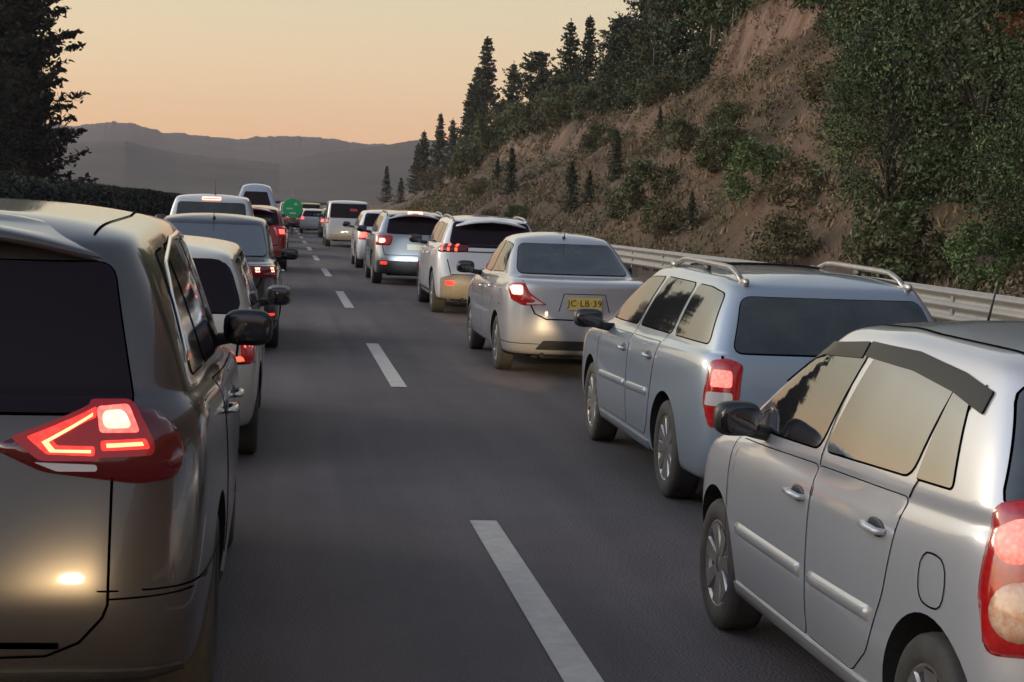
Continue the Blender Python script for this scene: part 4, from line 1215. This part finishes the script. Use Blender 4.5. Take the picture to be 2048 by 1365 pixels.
# --- silver sedan with yellow number plate
sedan = dict(name='sedan', label='silver sedan with yellowish number plate between the white crossover and the blue wagon', group=G_R, at=(3.22, 17.9), rz=0.0,
    L=4.49, W=.845, zb=.22, paint=P_sedan, wr=.30, axles=(.96, 3.56), ww=.185, spokes=9, sub=2,
    rear=[(.22, .10), (.42, .02), (.6, 0), (.8, .04), (1.02, .035)], front=[(.2, 4.36), (.5, 4.49), (.7, 4.43), (.8, 4.3)],
    sh=[(0, 1.01), (.6, 1.00), (2.5, .955), (3.4, .93), (4.2, .80), (4.49, .72)], gbz=[(.4, 1.045), (1.0, 1.04), (2.4, .995), (3.55, 1.02)], deck=.30,
    gb=(.66, 3.62), gt=(1.42, 2.70), roof=[(1.2, 1.36), (1.6, 1.43), (2.1, 1.455), (2.5, 1.43), (2.75, 1.39)], crown=.06, wgb=.745, wgt=.545, gcr=.20, gbr=.11, rb=.04, cr=.30, br=.10, w6=.955, w7=.915,
    gwf=[(0, .90), (.15, .93), (.25, .97), (.45, 1), (.62, .99), (.85, .86), (1, .8)],
    side_glass=[(2.12, 2.05, 3.10, 2.52), (1.22, 1.52, 2.04, 1.98)], gr=.05,
    rear_glass=[(-.62, 1.075), (.62, 1.075), (.52, 1.385), (-.52, 1.385)], rgr=.07,
    doors=[dict(pts=[(2.08, .33), (3.02, .33), (3.10, .6), (3.14, .94), (2.10, .97)], handle=(2.24, .86)),
           dict(pts=[(1.34, .62), (1.42, .42), (1.54, .33), (2.06, .33), (2.08, .97), (1.22, 1.01)], handle=(1.42, .90))],
    handle_mat=M['chrome'],
    mirror=(2.86, 1.05, .87), mirror_size=(.11, .06, .075), mirror_mat=M['black'], antenna=(0, 1.55, .12, 1.2), plate=(.80, .36, .13, 'JC·LB·39'), plate_mat='plate_gold', glass=M['glass'],
    seams=[dict(path=[(-.64, 1.02), (-.60, .84), (-.52, .68), (-.40, .625), (.40, .625), (.52, .68), (.60, .84), (.64, 1.02)], width=.014, az=-90, both=False),
           dict(path=[(-.27, .71), (-.22, .90), (.22, .90), (.27, .71)], width=.010, az=-90, both=False),
           dict(path=[(3.18, .33), (3.22, .92)], width=.010), dict(path=[(2.10, .97), (2.02, 1.38)], width=.012),
           dict(path=round_poly([(.62, .74), (.80, .74), (.80, .90), (.62, .90)], .07), width=.008, closed=True), dict(path=[(.05, .36), (.62, .36)], width=.010)],
    panels=[dict(key='tail', name='tail_light', pts=[(-.28, .775), (-.06, .76), (.10, .82), (.20, .97), (.10, 1.00), (-.06, 1.00), (-.12, .90)], az=-45, ref=(.845, 0), m=M['lens_red'], off=.004, bulge=.018, bw=.05, thick=.02, sides=(1, -1), grid=.03, rnd=.025),
            dict(of='tail', name='brake_lamp', pts=[(-.06, .87), (.07, .87), (.10, .96), (-.05, .97)], az=-45, ref=(.845, 0), m=M['lit_hot'], off=.024, thick=.006, sides=(1, -1), grid=.03, rnd=.03),
            dict(of='tail', name='reversing_lamp', pts=[(-.25, .782), (-.10, .775), (-.10, .825), (-.14, .86)], az=-45, ref=(.845, 0), m=M['lens_clear'], off=.020, thick=.006, sides=(1, -1), grid=.03, rnd=.01),
            dict(name='lower_grille', pts=[(-.50, .30), (.50, .30), (.42, .40), (-.42, .40)], az=-90, m=M['black'], off=.004, thick=.01, grid=.08, rnd=.02)])

# --- white crossover with three clawed tail lamps
claw = lambda x: [(x - .022, 1.03), (x + .012, 1.03), (x + .036, 1.14), (x - .004, 1.14)]
cross = dict(name='crossover', label='white crossover with three slanted red lamp bars, just ahead of the silver sedan', group=G_R, at=(3.42, 27.5), rz=0.0,
    L=4.45, W=.92, zb=.24, paint=P_white, wr=.35, axles=(.90, 3.58), ww=.22, spokes=10, sub=2, r7=.03,
    rear=[(.24, .12), (.45, .01), (.62, 0), (.8, .08), (1.08, .12)], front=[(.2, 4.3), (.5, 4.45), (.8, 4.4), (.95, 4.3)],
    sh=[(0, 1.10), (1.5, 1.07), (3.2, 1.03), (3.6, 1.0), (4.45, .88)], gbz=[(0, 1.13), (2, 1.10), (3.6, 1.10)],
    gb=(.20, 3.60), gt=(.42, 2.62), roof=[(.35, 1.50), (.8, 1.535), (1.6, 1.56), (2.3, 1.54), (2.65, 1.49)], crown=.05, wgb=.83, wgt=.645, gcr=.14, rb=.02,
    side_glass=[(2.05, 1.96, 3.06, 2.44), (1.15, 1.12, 1.96, 1.88), (.60, .74, 1.08, 1.04)], ghi=.08,
    rear_glass=[(-.68, 1.155), (.68, 1.155), (.60, 1.50), (-.60, 1.50)], rglass=M['glass_tint'],
    doors=[dict(pts=[(2.02, .40), (2.98, .40), (3.04, .7), (3.04, 1.03), (2.04, 1.06)], handle=(2.18, .94)), dict(pts=[(1.32, .72), (1.40, .5), (1.5, .40), (2.00, .40), (2.02, 1.06), (1.16, 1.08)], handle=(1.34, .96))],
    mirror=(2.76, 1.16, .93), mirror_mat=M['black'], rails=(.55, 2.3, .03), rail_x=.60, rail_mat=M['rim'],
    seams=[dict(path=[(-.72, .90), (-.66, .66), (.66, .66), (.72, .90)], width=.014, az=-90, both=False)],
    panels=[dict(key='tail', name='tail_light', pts=[(-.34, 1.02), (.12, 1.01), (.18, 1.06), (.14, 1.15), (-.32, 1.15)], az=-52, ref=(.92, 0), m=M['lens_dark'], off=.004, bulge=.012, bw=.04, thick=.02, sides=(1, -1), grid=.04, rnd=.02)] +
           [dict(of='tail', name='lamp_bar', pts=claw(x), az=-52, ref=(.92, 0), m=M['lit_orange'], off=.018, thick=.006, sides=(1, -1), grid=.04) for x in (-.17, -.06, .05)] +
           [dict(name='lamp_band', pts=[(-.62, 1.02), (.62, 1.02), (.62, 1.145), (-.62, 1.145)], az=-90, m=M['glass_tint'], off=.0035, thick=.006, grid=.08),
            dict(name='rear_bumper', pts=[(-.80, .27), (.80, .27), (.82, .60), (.66, .655), (-.66, .655), (-.82, .60)], az=-90, m=M['clad_pale'], off=.012, thick=.03, grid=.06, rnd=.04),
            dict(name='fog_lamp', pts=[(.60, .49), (.74, .49), (.74, .56), (.60, .56)], az=-90, m=M['lit_red'], off=.02, thick=.006, sides=(1, -1), rnd=.02),
            dict(name='sill_trim', pts=[(1.36, .26), (3.10, .26), (3.10, .37), (1.36, .37)], az=0, m=M['clad'], off=.012, thick=.014, sides=(1, -1), grid=.1, rnd=.01)
            ], spoiler=(.58, .24, .56, .0))

# --- near left SUV with the boomerang lamp
suv = dict(name='suv', label='taupe metallic SUV with glowing boomerang tail light at the left edge', group=G_L, at=(-1.07, 5.25), rz=0.0,
    L=4.64, W=.91, zb=.26, paint=P_taupe, wr=.35, axles=(.97, 3.675), ww=.225, spokes=5, sub=3, cr=.26, w7=.95,
    rear=[(.26, .14), (.42, .03), (.60, .0), (.70, .035), (.9, .07), (1.14, .14)], front=[(.2, 4.5), (.5, 4.64), (.8, 4.6), (1.0, 4.45)],
    sh=[(0, 1.15), (1.5, 1.11), (3.0, 1.05), (3.7, 1.02), (4.64, .86)], gbz=[(0, 1.19), (1.5, 1.15), (3.0, 1.10), (3.75, 1.12)],
    gb=(.20, 3.78), gt=(.36, 2.80), roof=[(.3, 1.63), (.7, 1.675), (1.5, 1.71), (2.3, 1.69), (2.85, 1.63)], crown=.065, wgb=.835, wgt=.63, gcr=.18, gbr=.09, rb=.03,
    side_glass=[(2.10, 2.00, 3.16, 2.60), (1.22, 1.16, 2.02, 1.92), (.62, .84, 1.14, 1.08)], ghi=.075, gr=.05, glass=M['glass_tint'], rglass=M['glass_tint'],
    rear_glass=[(-.64, 1.13), (.64, 1.13), (.55, 1.585), (-.55, 1.585)], rgr=.05,
    doors=[dict(pts=[(2.06, .42), (3.06, .42), (3.12, .7), (3.14, 1.06), (2.08, 1.10)], handle=(2.22, .97)), dict(pts=[(1.36, .78), (1.42, .55), (1.52, .42), (2.04, .42), (2.06, 1.10), (1.18, 1.14)], handle=(1.36, 1.01))],
    handle_mat=M['chrome'], spoiler=(.54, .27, .60, -.012),
    mirror=(2.92, 1.20, .84), mirror_size=(.115, .06, .085), mirror_mat=M['black'], trims=[('window_trim', [(.60, 1.26), (.78, 1.46), (1.0, 1.57), (1.5, 1.64), (2.1, 1.65), (2.55, 1.62)], .022, M['chrome'])],
    seams=[dict(path=[(.585, 1.0), (.585, .56), (.57, .52), (.50, .44), (.40, .395), (.0, .385), (-.40, .395), (-.50, .44), (-.57, .52), (-.585, .56), (-.585, 1.0)], width=.012, az=-90, both=False),
           dict(path=[(.58, .575), (.90, .585)], width=.008, az=-90), dict(path=[(.02, .60), (.62, .60)], width=.008),
           dict(path=[(.0, .44), (.44, .43)], width=.022, az=-90),
           dict(path=[(.48, .5), (.53, 1.3), (.50, 2.4)], width=.012, az='top')],
    panels=[dict(key='tail', name='tail_light', pts=[(-.56, 1.03), (-.42, .955), (-.16, .92), (-.04, .93), (.02, 1.00), (-.01, 1.08), (-.07, 1.14), (-.20, 1.155)], az=-62, ref=(.91, 0), m=M['lens_dark'], off=.006, bulge=.03, bw=.07, thick=.03, sides=(1, -1), grid=.035, rnd=.03),
            dict(of='tail', name='lamp_bowl', pts=[(.28, 1.055), (.55, 1.155), (.55, .985), (.37, .985)], az=-90, m=M['lens_glow'], off=.040, thick=.01, sides=(1, -1), grid=.04, rnd=.02),  # halo around the LEDs, their red spill built as a glowing panel
            dict(of='tail', name='lamp_bowl', pts=[(-.275, .995), (-.275, 1.15), (-.15, 1.15), (-.105, 1.04), (-.11, 1.0)], az=-62, ref=(.91, 0), m=M['lens_glow'], off=.039, thick=.01, sides=(1, -1), grid=.04, rnd=.02),  # outer half of the same halo, glowing by itself
            dict(of='tail', name='led_core', pts=[(.375, 1.040), (.52, 1.120), (.52, 1.112), (.395, 1.040), (.415, 1.018), (.52, 1.017), (.52, 1.008), (.40, 1.010)], az=-90, m=M['led_core'], off=.048, thick=.004, sides=(1, -1), grid=.04),
            dict(of='tail', name='led_core', pts=[(-.24, 1.024), (-.24, 1.036), (-.142, 1.040), (-.138, 1.029)], az=-62, ref=(.91, 0), m=M['led_core'], off=.046, thick=.004, sides=(1, -1), grid=.04),
            dict(of='tail', name='led_strip', pts=[(.33, 1.055), (.53, 1.135), (.53, 1.11), (.40, 1.055), (.42, 1.03), (.53, 1.028), (.53, 1.000), (.39, 1.005)], az=-90, m=M['lit_red'], off=.045, thick=.01, sides=(1, -1), grid=.04, rnd=.008),
            dict(of='tail', name='brake_lamp', pts=[(-.255, 1.068), (-.255, 1.135), (-.165, 1.14), (-.145, 1.068)], az=-62, ref=(.91, 0), m=M['lit_pink'], off=.042, thick=.01, sides=(1, -1), grid=.04, rnd=.012),
            dict(of='tail', name='lamp_bulb', pts=[(-.243, 1.08), (-.243, 1.125), (-.18, 1.128), (-.165, 1.08)], az=-62, ref=(.91, 0), m=M['lit_hot'], off=.045, thick=.003, sides=(1, -1), grid=.04, rnd=.02),
            dict(of='tail', name='led_strip', pts=[(-.255, 1.015), (-.255, 1.045), (-.13, 1.05), (-.12, 1.02)], az=-62, ref=(.91, 0), m=M['lit_red'], off=.042, thick=.01, sides=(1, -1), grid=.04, rnd=.008),
            dict(of='tail', name='reversing_lamp', pts=[(-.44, .982), (-.27, .975), (-.27, .955), (-.38, .955)], az=-62, ref=(.91, 0), m=M['lens_clear'], off=.036, thick=.01, sides=(1, -1), grid=.04, rnd=.01),
            dict(name='rear_bumper', pts=[(-.80, .28), (.80, .28), (.80, .33), (.45, .345), (-.45, .345), (-.80, .33)], az=-90, m=M['clad'], off=.012, thick=.03, grid=.08, rnd=.02),
            dict(name='sill_trim', pts=[(1.42, .28), (3.22, .28), (3.22, .37), (1.42, .37)], az=0, m=M['clad'], off=.012, thick=.014, sides=(1, -1), grid=.1, rnd=.01)])
NEAR = [hatch, wagon, sedan, cross, suv]
CARS = [make_car(s) for s in NEAR]

# ------------------------------------------------------------------ the rest of the queue
def var(base, drop=(), **k):
    d = {a: b for a, b in base.items() if a not in drop}; d.update(k); return d
def lamp(z0, z1, u0, u1, m, az=-45, W=.85, key=None, of=None, off=.004, bulge=.012, name='tail_light', rnd=.03):
    return dict(key=key, of=of, name=name, pts=[(u0, z0), (u1, z0), (u1, z1), (u0, z1)], az=az, ref=(W, 0), m=m, off=off, bulge=bulge, bw=.04, thick=.02, sides=(1, -1), grid=.04, rnd=rnd)

people_carrier = var(wagon, drop=('rails', 'strip'), name='people_carrier', label='cream white people carrier with rounded rear window right ahead of the taupe SUV', group=G_L, at=(-.93, 11.45), paint=P_cream,
    L=4.15, W=.85, axles=(.80, 3.35), wr=.30, spokes=7, zb=.24,
    rear=[(.24, .10), (.42, .02), (.58, 0), (.75, .03), (.98, .05)], front=[(.2, 4.0), (.5, 4.15), (.7, 4.1), (.85, 4.0)],
    sh=[(0, .995), (1.5, .96), (2.8, .93), (3.4, .89), (4.15, .76)], gbz=[(0, 1.03), (2, .98), (3.4, .99)],
    gb=(.10, 3.45), gt=(.28, 2.50), roof=[(.25, 1.39), (.7, 1.425), (1.6, 1.45), (2.2, 1.43), (2.5, 1.38)], crown=.06, wgb=.80, wgt=.64, gcr=.13,
    side_glass=[(1.90, 1.82, 2.95, 2.36), (1.02, 1.0, 1.80, 1.74), (.40, .50, .94, .92)], rear_glass=[(-.71, 1.03), (.71, 1.03), (.60, 1.375), (-.60, 1.375)], rgr=.11, rglass=M['glass_tint'],
    doors=[dict(pts=[(1.86, .36), (2.74, .36), (2.80, .6), (2.82, .93), (1.88, .96)], handle=(2.0, .85)), dict(pts=[(1.12, .60), (1.2, .42), (1.3, .36), (1.84, .36), (1.86, .96), (1.02, .98)], handle=(1.2, .87))],
    mirror=(2.55, 1.02, .86), mirror_size=(.10, .055, .08), mirror_mat=M['rim'], wiper=((-.05, 1.04), (.40, 1.07)),
    seams=[dict(path=[(-.70, .98), (-.66, .56), (.66, .56), (.70, .98)], width=.014, az=-90, both=False), dict(path=[(-.80, .70), (.80, .70)], width=.014, az=-90, both=False)],
    panels=[lamp(.70, .99, -.02, .12, M['lens_red'], W=.85, key='t'), lamp(.80, .90, .0, .09, M['lit_pink'], W=.85, of='t', off=.014, bulge=.006, name='brake_lamp', rnd=.02),
            dict(name='reflector', pts=[(.42, .715), (.78, .715), (.78, .745), (.42, .745)], az=-90, m=M['lit_orange'], off=.006, thick=.01, sides=(1, -1), rnd=.01)])  # strip glows by emission in place of reflected light

dark_sedan = var(sedan, name='sedan', label='dark sedan with double square brake lamps ahead of the cream people carrier', group=G_L, at=(-.78, 19.95), paint=P_black,
    roof=[(1.1, 1.42), (1.6, 1.49), (2.1, 1.51), (2.5, 1.49), (2.75, 1.44)], glass=M['glass'], plate=(.80, .36, .13, ''), wgt=.62,
    rear_glass=[(-.66, 1.09), (.66, 1.09), (.58, 1.44), (-.58, 1.44)], mirror=(2.86, 1.06, .84), rglass=M['glass'],
    panels=[lamp(.87, 1.01, -.32, .12, M['lens_dark'], W=.845, key='t', az=-60), lamp(.90, .985, -.26, -.15, M['lit_hot'], W=.845, of='t', off=.012, bulge=.005, name='brake_lamp', az=-60, rnd=.02),
            lamp(.90, .985, -.06, .05, M['lit_hot'], W=.845, of='t', off=.012, bulge=.005, name='brake_lamp', az=-60, rnd=.02), lamp(.91, .975, -.145, -.065, M['lit_red'], W=.845, of='t', off=.012, bulge=.003, name='lamp_band', az=-60, rnd=.01),
            dict(name='reflector', pts=[(.58, .43), (.76, .43), (.76, .46), (.58, .46)], az=-90, m=M['lit_red'], off=.006, thick=.01, sides=(1, -1), rnd=.01)])  # reflector shines by emission, standing in for light thrown back

pickup = dict(name='pickup_truck', label='white double cab pickup with bright high brake lamp above its rear window', cat='pickup', group=G_L, at=(-1.22, 30.4), detail=True,
    L=5.2, W=.92, zb=.36, paint=P_white, wr=.37, axles=(1.15, 4.20), ww=.24, spokes=6,
    rear=[(.36, .12), (.5, .03), (.7, 0), (1.2, .02)], front=[(.3, 5.0), (.6, 5.2), (1.0, 5.1)], sh=[(0, 1.20), (2.0, 1.18), (4.2, 1.12), (5.2, 1.0)], gbz=[(1.5, 1.22), (4.2, 1.20)], deck=.40,
    gb=(1.72, 4.15), gt=(1.84, 3.20), roof=[(1.7, 1.70), (2.2, 1.735), (2.8, 1.74), (3.2, 1.69)], crown=.06, wgb=.80, wgt=.66, gcr=.10, gbr=.04, gwf=[(0, .95), (.3, .97), (.5, 1), (.62, .99), (.85, .9), (1, .8)],
    side_glass=[(2.85, 2.76, 3.62, 3.05), (1.98, 2.02, 2.75, 2.66)], rear_glass=[(-.64, 1.27), (.64, 1.27), (.60, 1.64), (-.60, 1.64)], rgr=.06,
    doors=[dict(pts=[(2.80, .50), (3.70, .50), (3.74, 1.10), (2.82, 1.14)], handle=(2.95, 1.02)), dict(pts=[(1.90, .60), (2.0, .50), (2.78, .50), (2.80, 1.14), (1.90, 1.16)], handle=(2.05, 1.02))],
    mirror=(3.35, 1.30, .90), mirror_mat=M['black'], plate=(.62, .36, .13, ''), antenna=(.05, 2.2, .28, .2),
    seams=[dict(path=[(-.74, 1.16), (-.74, .66), (.74, .66), (.74, 1.16)], width=.016, az=-90, both=False)],
    panels=[lamp(.75, 1.12, -.03, .12, M['lens_red'], W=.92, key='t'), lamp(.85, .97, .0, .09, M['lit_pink'], W=.92, of='t', off=.014, bulge=.005, name='brake_lamp', rnd=.02),
            dict(name='high_brake_lamp', pts=[(-.17, 1.685), (.17, 1.685), (.17, 1.735), (-.17, 1.735)], az=-90, m=M['lit_hot'], off=.012, thick=.02, rnd=.015),
            dict(name='load_cover', pts=[(-.70, .25), (.70, .25), (.70, 1.62), (-.70, 1.62)], az='top', m=M['black'], off=.012, thick=.02, grid=.12, rnd=.05)])

red_suv = var(cross, drop=('rails',), name='suv', label='dark red SUV with pale reflecting roof ahead of the white pickup', group=G_L, at=(-.66, 42.3), paint=P_red, glass=M['glass'],
    panels=[lamp(.86, 1.12, -.14, .12, M['lens_red'], W=.92, key='t'), lamp(.92, 1.06, -.08, .09, M['lit_pink'], W=.92, of='t', off=.014, bulge=.005, name='brake_lamp')])

def far_car(base, label, at, pnt, group, cat='car', **k):
    W = k.get('W', base['W']); z = k.pop('lz', .88)
    return var(base, drop=('rails', 'doors', 'seams', 'antenna', 'wiper', 'plate', 'spoiler'), label=label, at=at, paint=pnt, group=group, cat=cat, sub=1, detail=False,
        panels=[lamp(z - .08, z + .14, -.14, .10, M['lens_red'], W=W, key='t'), lamp(z - .05, z + .12, -.12, .08, M['lit_pink'], W=W, of='t', off=.014, bulge=.005, name='brake_lamp'),
                dict(name='number_plate', pts=[(-.18, z - .14), (.18, z - .14), (.18, z - .02), (-.18, z - .02)], az=-90, m=M['plate_yellow'], off=.006, thick=.008)], **k)

grey_suv = var(cross, name='suv', label='silver grey SUV with lit high brake lamp ahead of the white crossover', at=(2.93, 37.0), paint=P_grey, W=.91, wr=.35, rglass=M['glass_tint'],
    rear_glass=[(-.62, 1.12), (.62, 1.12), (.54, 1.50), (-.54, 1.50)], mirror_mat=M['black'], spokes=5,
    panels=[lamp(.86, 1.08, -.20, .14, M['lens_red'], W=.91, key='t', rnd=.06), lamp(.90, 1.02, -.10, .04, M['lit_hot'], W=.91, of='t', off=.014, bulge=.008, name='brake_lamp', rnd=.05),
            dict(name='high_brake_lamp', pts=[(-.16, 1.50), (.16, 1.50), (.16, 1.54), (-.16, 1.54)], az=-90, m=M['lit_hot'], off=.06, thick=.06, rnd=.01),
            dict(name='rear_bumper', pts=[(-.80, .27), (.80, .27), (.82, .54), (-.82, .54)], az=-90, m=M['clad'], off=.012, thick=.03, grid=.08, rnd=.04),
            dict(name='reflector', pts=[(.60, .46), (.74, .46), (.74, .52), (.60, .52)], az=-90, m=M['lit_red'], off=.02, thick=.006, sides=(1, -1), rnd=.02),  # reflected light put in as emission
            dict(name='number_plate', pts=[(-.18, .78), (.18, .78), (.18, .90), (-.18, .90)], az=-90, m=M['plate_yellow'], off=.006, thick=.008)])
white_small = far_car(cross, 'pale SUV with dark side windows between the grey SUV and the white van', (2.95, 46.6), P_white, G_R, name='suv', W=.87)
van = dict(name='van', label='white passenger van with tall wide rear window in the right lane', cat='van', group=G_R, at=(2.86, 71.5), L=5.1, W=.95, zb=.28, paint=P_white, wr=.34, axles=(1.0, 4.1), ww=.22, spokes=6, sub=1, detail=False,
    rear=[(.28, .10), (.5, 0), (.8, .02), (1.1, .03)], front=[(.3, 5.0), (.6, 5.1), (1.0, 4.8)], sh=[(0, 1.13), (3.9, 1.10), (5.1, .95)], gbz=[(0, 1.17), (4.3, 1.15)],
    gb=(.06, 4.55), gt=(.16, 3.60), roof=[(.1, 1.84), (1, 1.88), (3, 1.88), (3.6, 1.82)], crown=.06, wgb=.90, wgt=.80, gcr=.12, gbr=.03, gwf=[(0, .96), (.1, .99), (.5, 1), (.75, .97), (1, .8)], cr=.14, br=.04,
    side_glass=[(3.15, 3.15, 3.95, 3.5), (1.7, 1.7, 3.02, 3.02), (.42, .42, 1.58, 1.58)], ghi=.12, rear_glass=[(-.76, 1.22), (.76, 1.22), (.72, 1.80), (-.72, 1.80)], rglass=M['glass_tint'], mirror=(3.75, 1.25, .95), mirror_mat=M['black'],
    panels=[lamp(.98, 1.22, -.04, .10, M['lens_red'], W=.95, key='t'), lamp(1.02, 1.14, -.02, .08, M['lit_red'], W=.95, of='t', off=.014, bulge=.004, name='brake_lamp'),
            dict(name='high_brake_lamp', pts=[(.05, 1.50), (.35, 1.50), (.35, 1.60), (.05, 1.60)], az=-90, m=M['lens_red'], off=.02, thick=.02, rnd=.03),
            dict(name='rear_bumper', pts=[(-.85, .36), (.85, .36), (.85, .56), (-.85, .56)], az=-90, m=P_cream, off=.03, thick=.03, grid=.2, rnd=.03),
            dict(name='number_plate', pts=[(-.18, .84), (.18, .84), (.18, .96), (-.18, .96)], az=-90, m=M['plate_yellow'], off=.006, thick=.008)])
M['emblem'] = mat('green_emblem_paint', (.012, .30, .10), .5, nz=(.02, .42, .16), nz_scale=6, emis=(.01, .35, .12), es=.0)
M['emblem_w'] = mat('pale_emblem_paint', (.35, .62, .45), .5)
P_pink = paint('pale_box_paint', (.50, .44, .44), 0, .5, dusty=.3)
P_steel = paint('steel_blue_paint', (.42, .47, .58), .3, .35, dusty=.2)
P_yel = paint('yellow_paint', (.45, .32, .08), 0, .5, dusty=.2)
minibus = var(van, name='minibus', label='tall rounded blue white minibus with dark rear window far ahead in the left lane', cat='minibus', group=G_L, at=(-1.30, 100), L=6.6, W=1.32, paint=P_steel, zb=.32, axles=(1.5, 5.4), wr=.36,
    rear=[(.3, .1), (.6, 0), (1.5, .04)], front=[(.3, 6.5), (.8, 6.6), (1.4, 6.3)], sh=[(0, 1.50), (6.6, 1.3)], gbz=[(0, 1.55), (6.2, 1.5)], gb=(.10, 6.1), gt=(.34, 5.2),
    roof=[(.2, 2.55), (1, 2.68), (4.8, 2.68), (5.2, 2.6)], crown=.16, wgb=1.22, wgt=.80, rear_glass=[(-.86, 1.60), (.86, 1.60), (.62, 2.38), (-.62, 2.38)], mirror=(5.6, 1.8, 1.1),
    side_glass=[(4.4, 4.4, 5.5, 5.2), (2.5, 2.5, 4.2, 4.2), (.6, .7, 2.3, 2.3)], ghi=.25,
    panels=[lamp(1.0, 1.4, -.04, .10, M['lens_red'], W=1.08, key='t'), dict(name='number_plate', pts=[(-.18, .84), (.18, .84), (.18, .96), (-.18, .96)], az=-90, m=M['plate_yellow'], off=.006, thick=.008)])
green_van = var(van, name='van', label='pale pinkish van far ahead behind the round green sign', at=(.95, 131), paint=P_pink, W=1.0, group=G_L, drop=('rear_glass',),
    panels=[lamp(.7, 1.0, -.04, .10, M['lens_red'], W=1.0, key='t'), lamp(.78, .9, -.02, .08, M['lit_red'], W=1.0, of='t', off=.014, bulge=.004, name='brake_lamp')])
rest = [people_carrier, dark_sedan, pickup, red_suv, grey_suv, white_small, van, minibus, green_van,
    far_car(sedan, 'black sedan with lit lamps just ahead of the dark red SUV', (-.55, 55.0), P_black, G_L, name='sedan', glass=M['glass']),
    far_car(people_carrier, 'small silver car ahead of the far black sedan in the left lane', (-.75, 65.5), P_silver, G_L, name='hatchback'),
    far_car(cross, 'dark red car showing lit lamps left of the green sign', (-.85, 77), P_red, G_L, name='suv'),
    far_car(sedan, 'pale sedan far ahead in the left lane beside the minibus', (-.90, 90), P_sedan, G_L, name='sedan'),
    far_car(people_carrier, 'white hatchback with lit lamps left of the white passenger van', (2.15, 106), P_white, G_R, name='hatchback'),
    far_car(van, 'yellowish van behind the far white hatchback roof', (2.55, 142), P_yel, G_R, 'van', lz=1.0),
    far_car(cross, 'dark SUV with lit lamps right of the far white hatchback', (3.05, 92), P_black, G_R, name='suv'),
    far_car(people_carrier, 'distant red lit car right of the green sign', (1.35, 118), P_red, G_R, name='hatchback')]
CARS += [make_car(s) for s in rest]

sg = empty('road_sign', (.78, 100, roadz(100)))
b = MB(); n_ = 36
for (y, r_) in ((-.03, .55), (0, .57), (.0, .57), (.02, .55)):
    b.v += [(r_ * math.cos(6.2832 * k / n_), y, 1.50 + r_ * math.sin(6.2832 * k / n_)) for k in range(n_)]
for j in range(3):
    for k in range(n_):
        b.f.append((j * n_ + k, j * n_ + (k + 1) % n_, (j + 1) * n_ + (k + 1) % n_, (j + 1) * n_ + k)); b.m.append(0)
b.f.append(tuple(range(n_))); b.m.append(0); b.f.append(tuple(reversed(range(3 * n_, 4 * n_)))); b.m.append(0)
di = b.obj('sign_disc', M['emblem'], sg, smooth=False)
b = MB(); b.box(-.34, .02, -.045, -.036, 1.42, 1.52); b.box(.10, .28, -.045, -.036, 1.66, 1.80); b.box(-.14, .22, -.045, -.036, 1.16, 1.26)
b.obj('sign_marks', M['emblem_w'], di, smooth=False)
b = MB(); b.tube([(0, .03, 0), (0, .03, 1.9)], .04, 10); b.tube([(0, .03, 1.9), (0, .03, 2.5)], .015, 6); b.obj('post', M['rim'], sg)
tag(sg, 'round green road sign on a pale post far ahead between the two queues', 'road sign')

# headlamps of the queue: each car's low beams fall on the tail of the car ahead, cut off below lamp height
def headlamps(x, y, z, hw, col, e, tilt=17, size=36, soft=.05):
    for sx_ in (-1, 1):
        l = bpy.data.lights.new('headlamp_light', 'SPOT'); l.energy = e; l.color = col; l.spot_size = R(size); l.spot_blend = .9; l.shadow_soft_size = soft
        o = bpy.data.objects.new('headlamp_light', l); COL.objects.link(o)
        o.location = (x + sx_ * hw, y, z + roadz(y)); o.rotation_euler = (R(90 - tilt), 0, 0)
WARM, COOL = (1, .74, .40), (.82, .93, 1)
headlamps(-.95, 1.6, .90, .60, WARM, 190, 11, 27, .10)
headlamps(-1.0, 9.95, .80, .45, WARM, 90, 12, 22)
headlamps(3.12, 14.35, .74, .60, WARM, 620, 9, 19)
headlamps(3.35, 22.5, .76, .50, WARM, 1000, 7, 14)
headlamps(3.1, 32.1, 1.06, .35, COOL, 800, 5, 11)
headlamps(2.95, 51.3, .80, .45, WARM, 2000, 5, 12)

# evening haze down the valley
hb = MB(); hb.box(-3900, 3900, -55, 3300, -3.2, 170)
hz_o = hb.obj('haze', [], smooth=False)
hm = bpy.data.materials.new('haze_air'); hm.use_nodes = True
n = hm.node_tree.nodes; n.remove(n['Principled BSDF'])
pv = n.new('ShaderNodeVolumePrincipled'); pv.inputs['Color'].default_value = (.92, .80, .84, 1); pv.inputs['Density'].default_value = .00014
hm.node_tree.links.new(pv.outputs[0], n['Material Output'].inputs['Volume'])
hz_o.data.materials.append(hm); hz_o['kind'] = 'stuff'
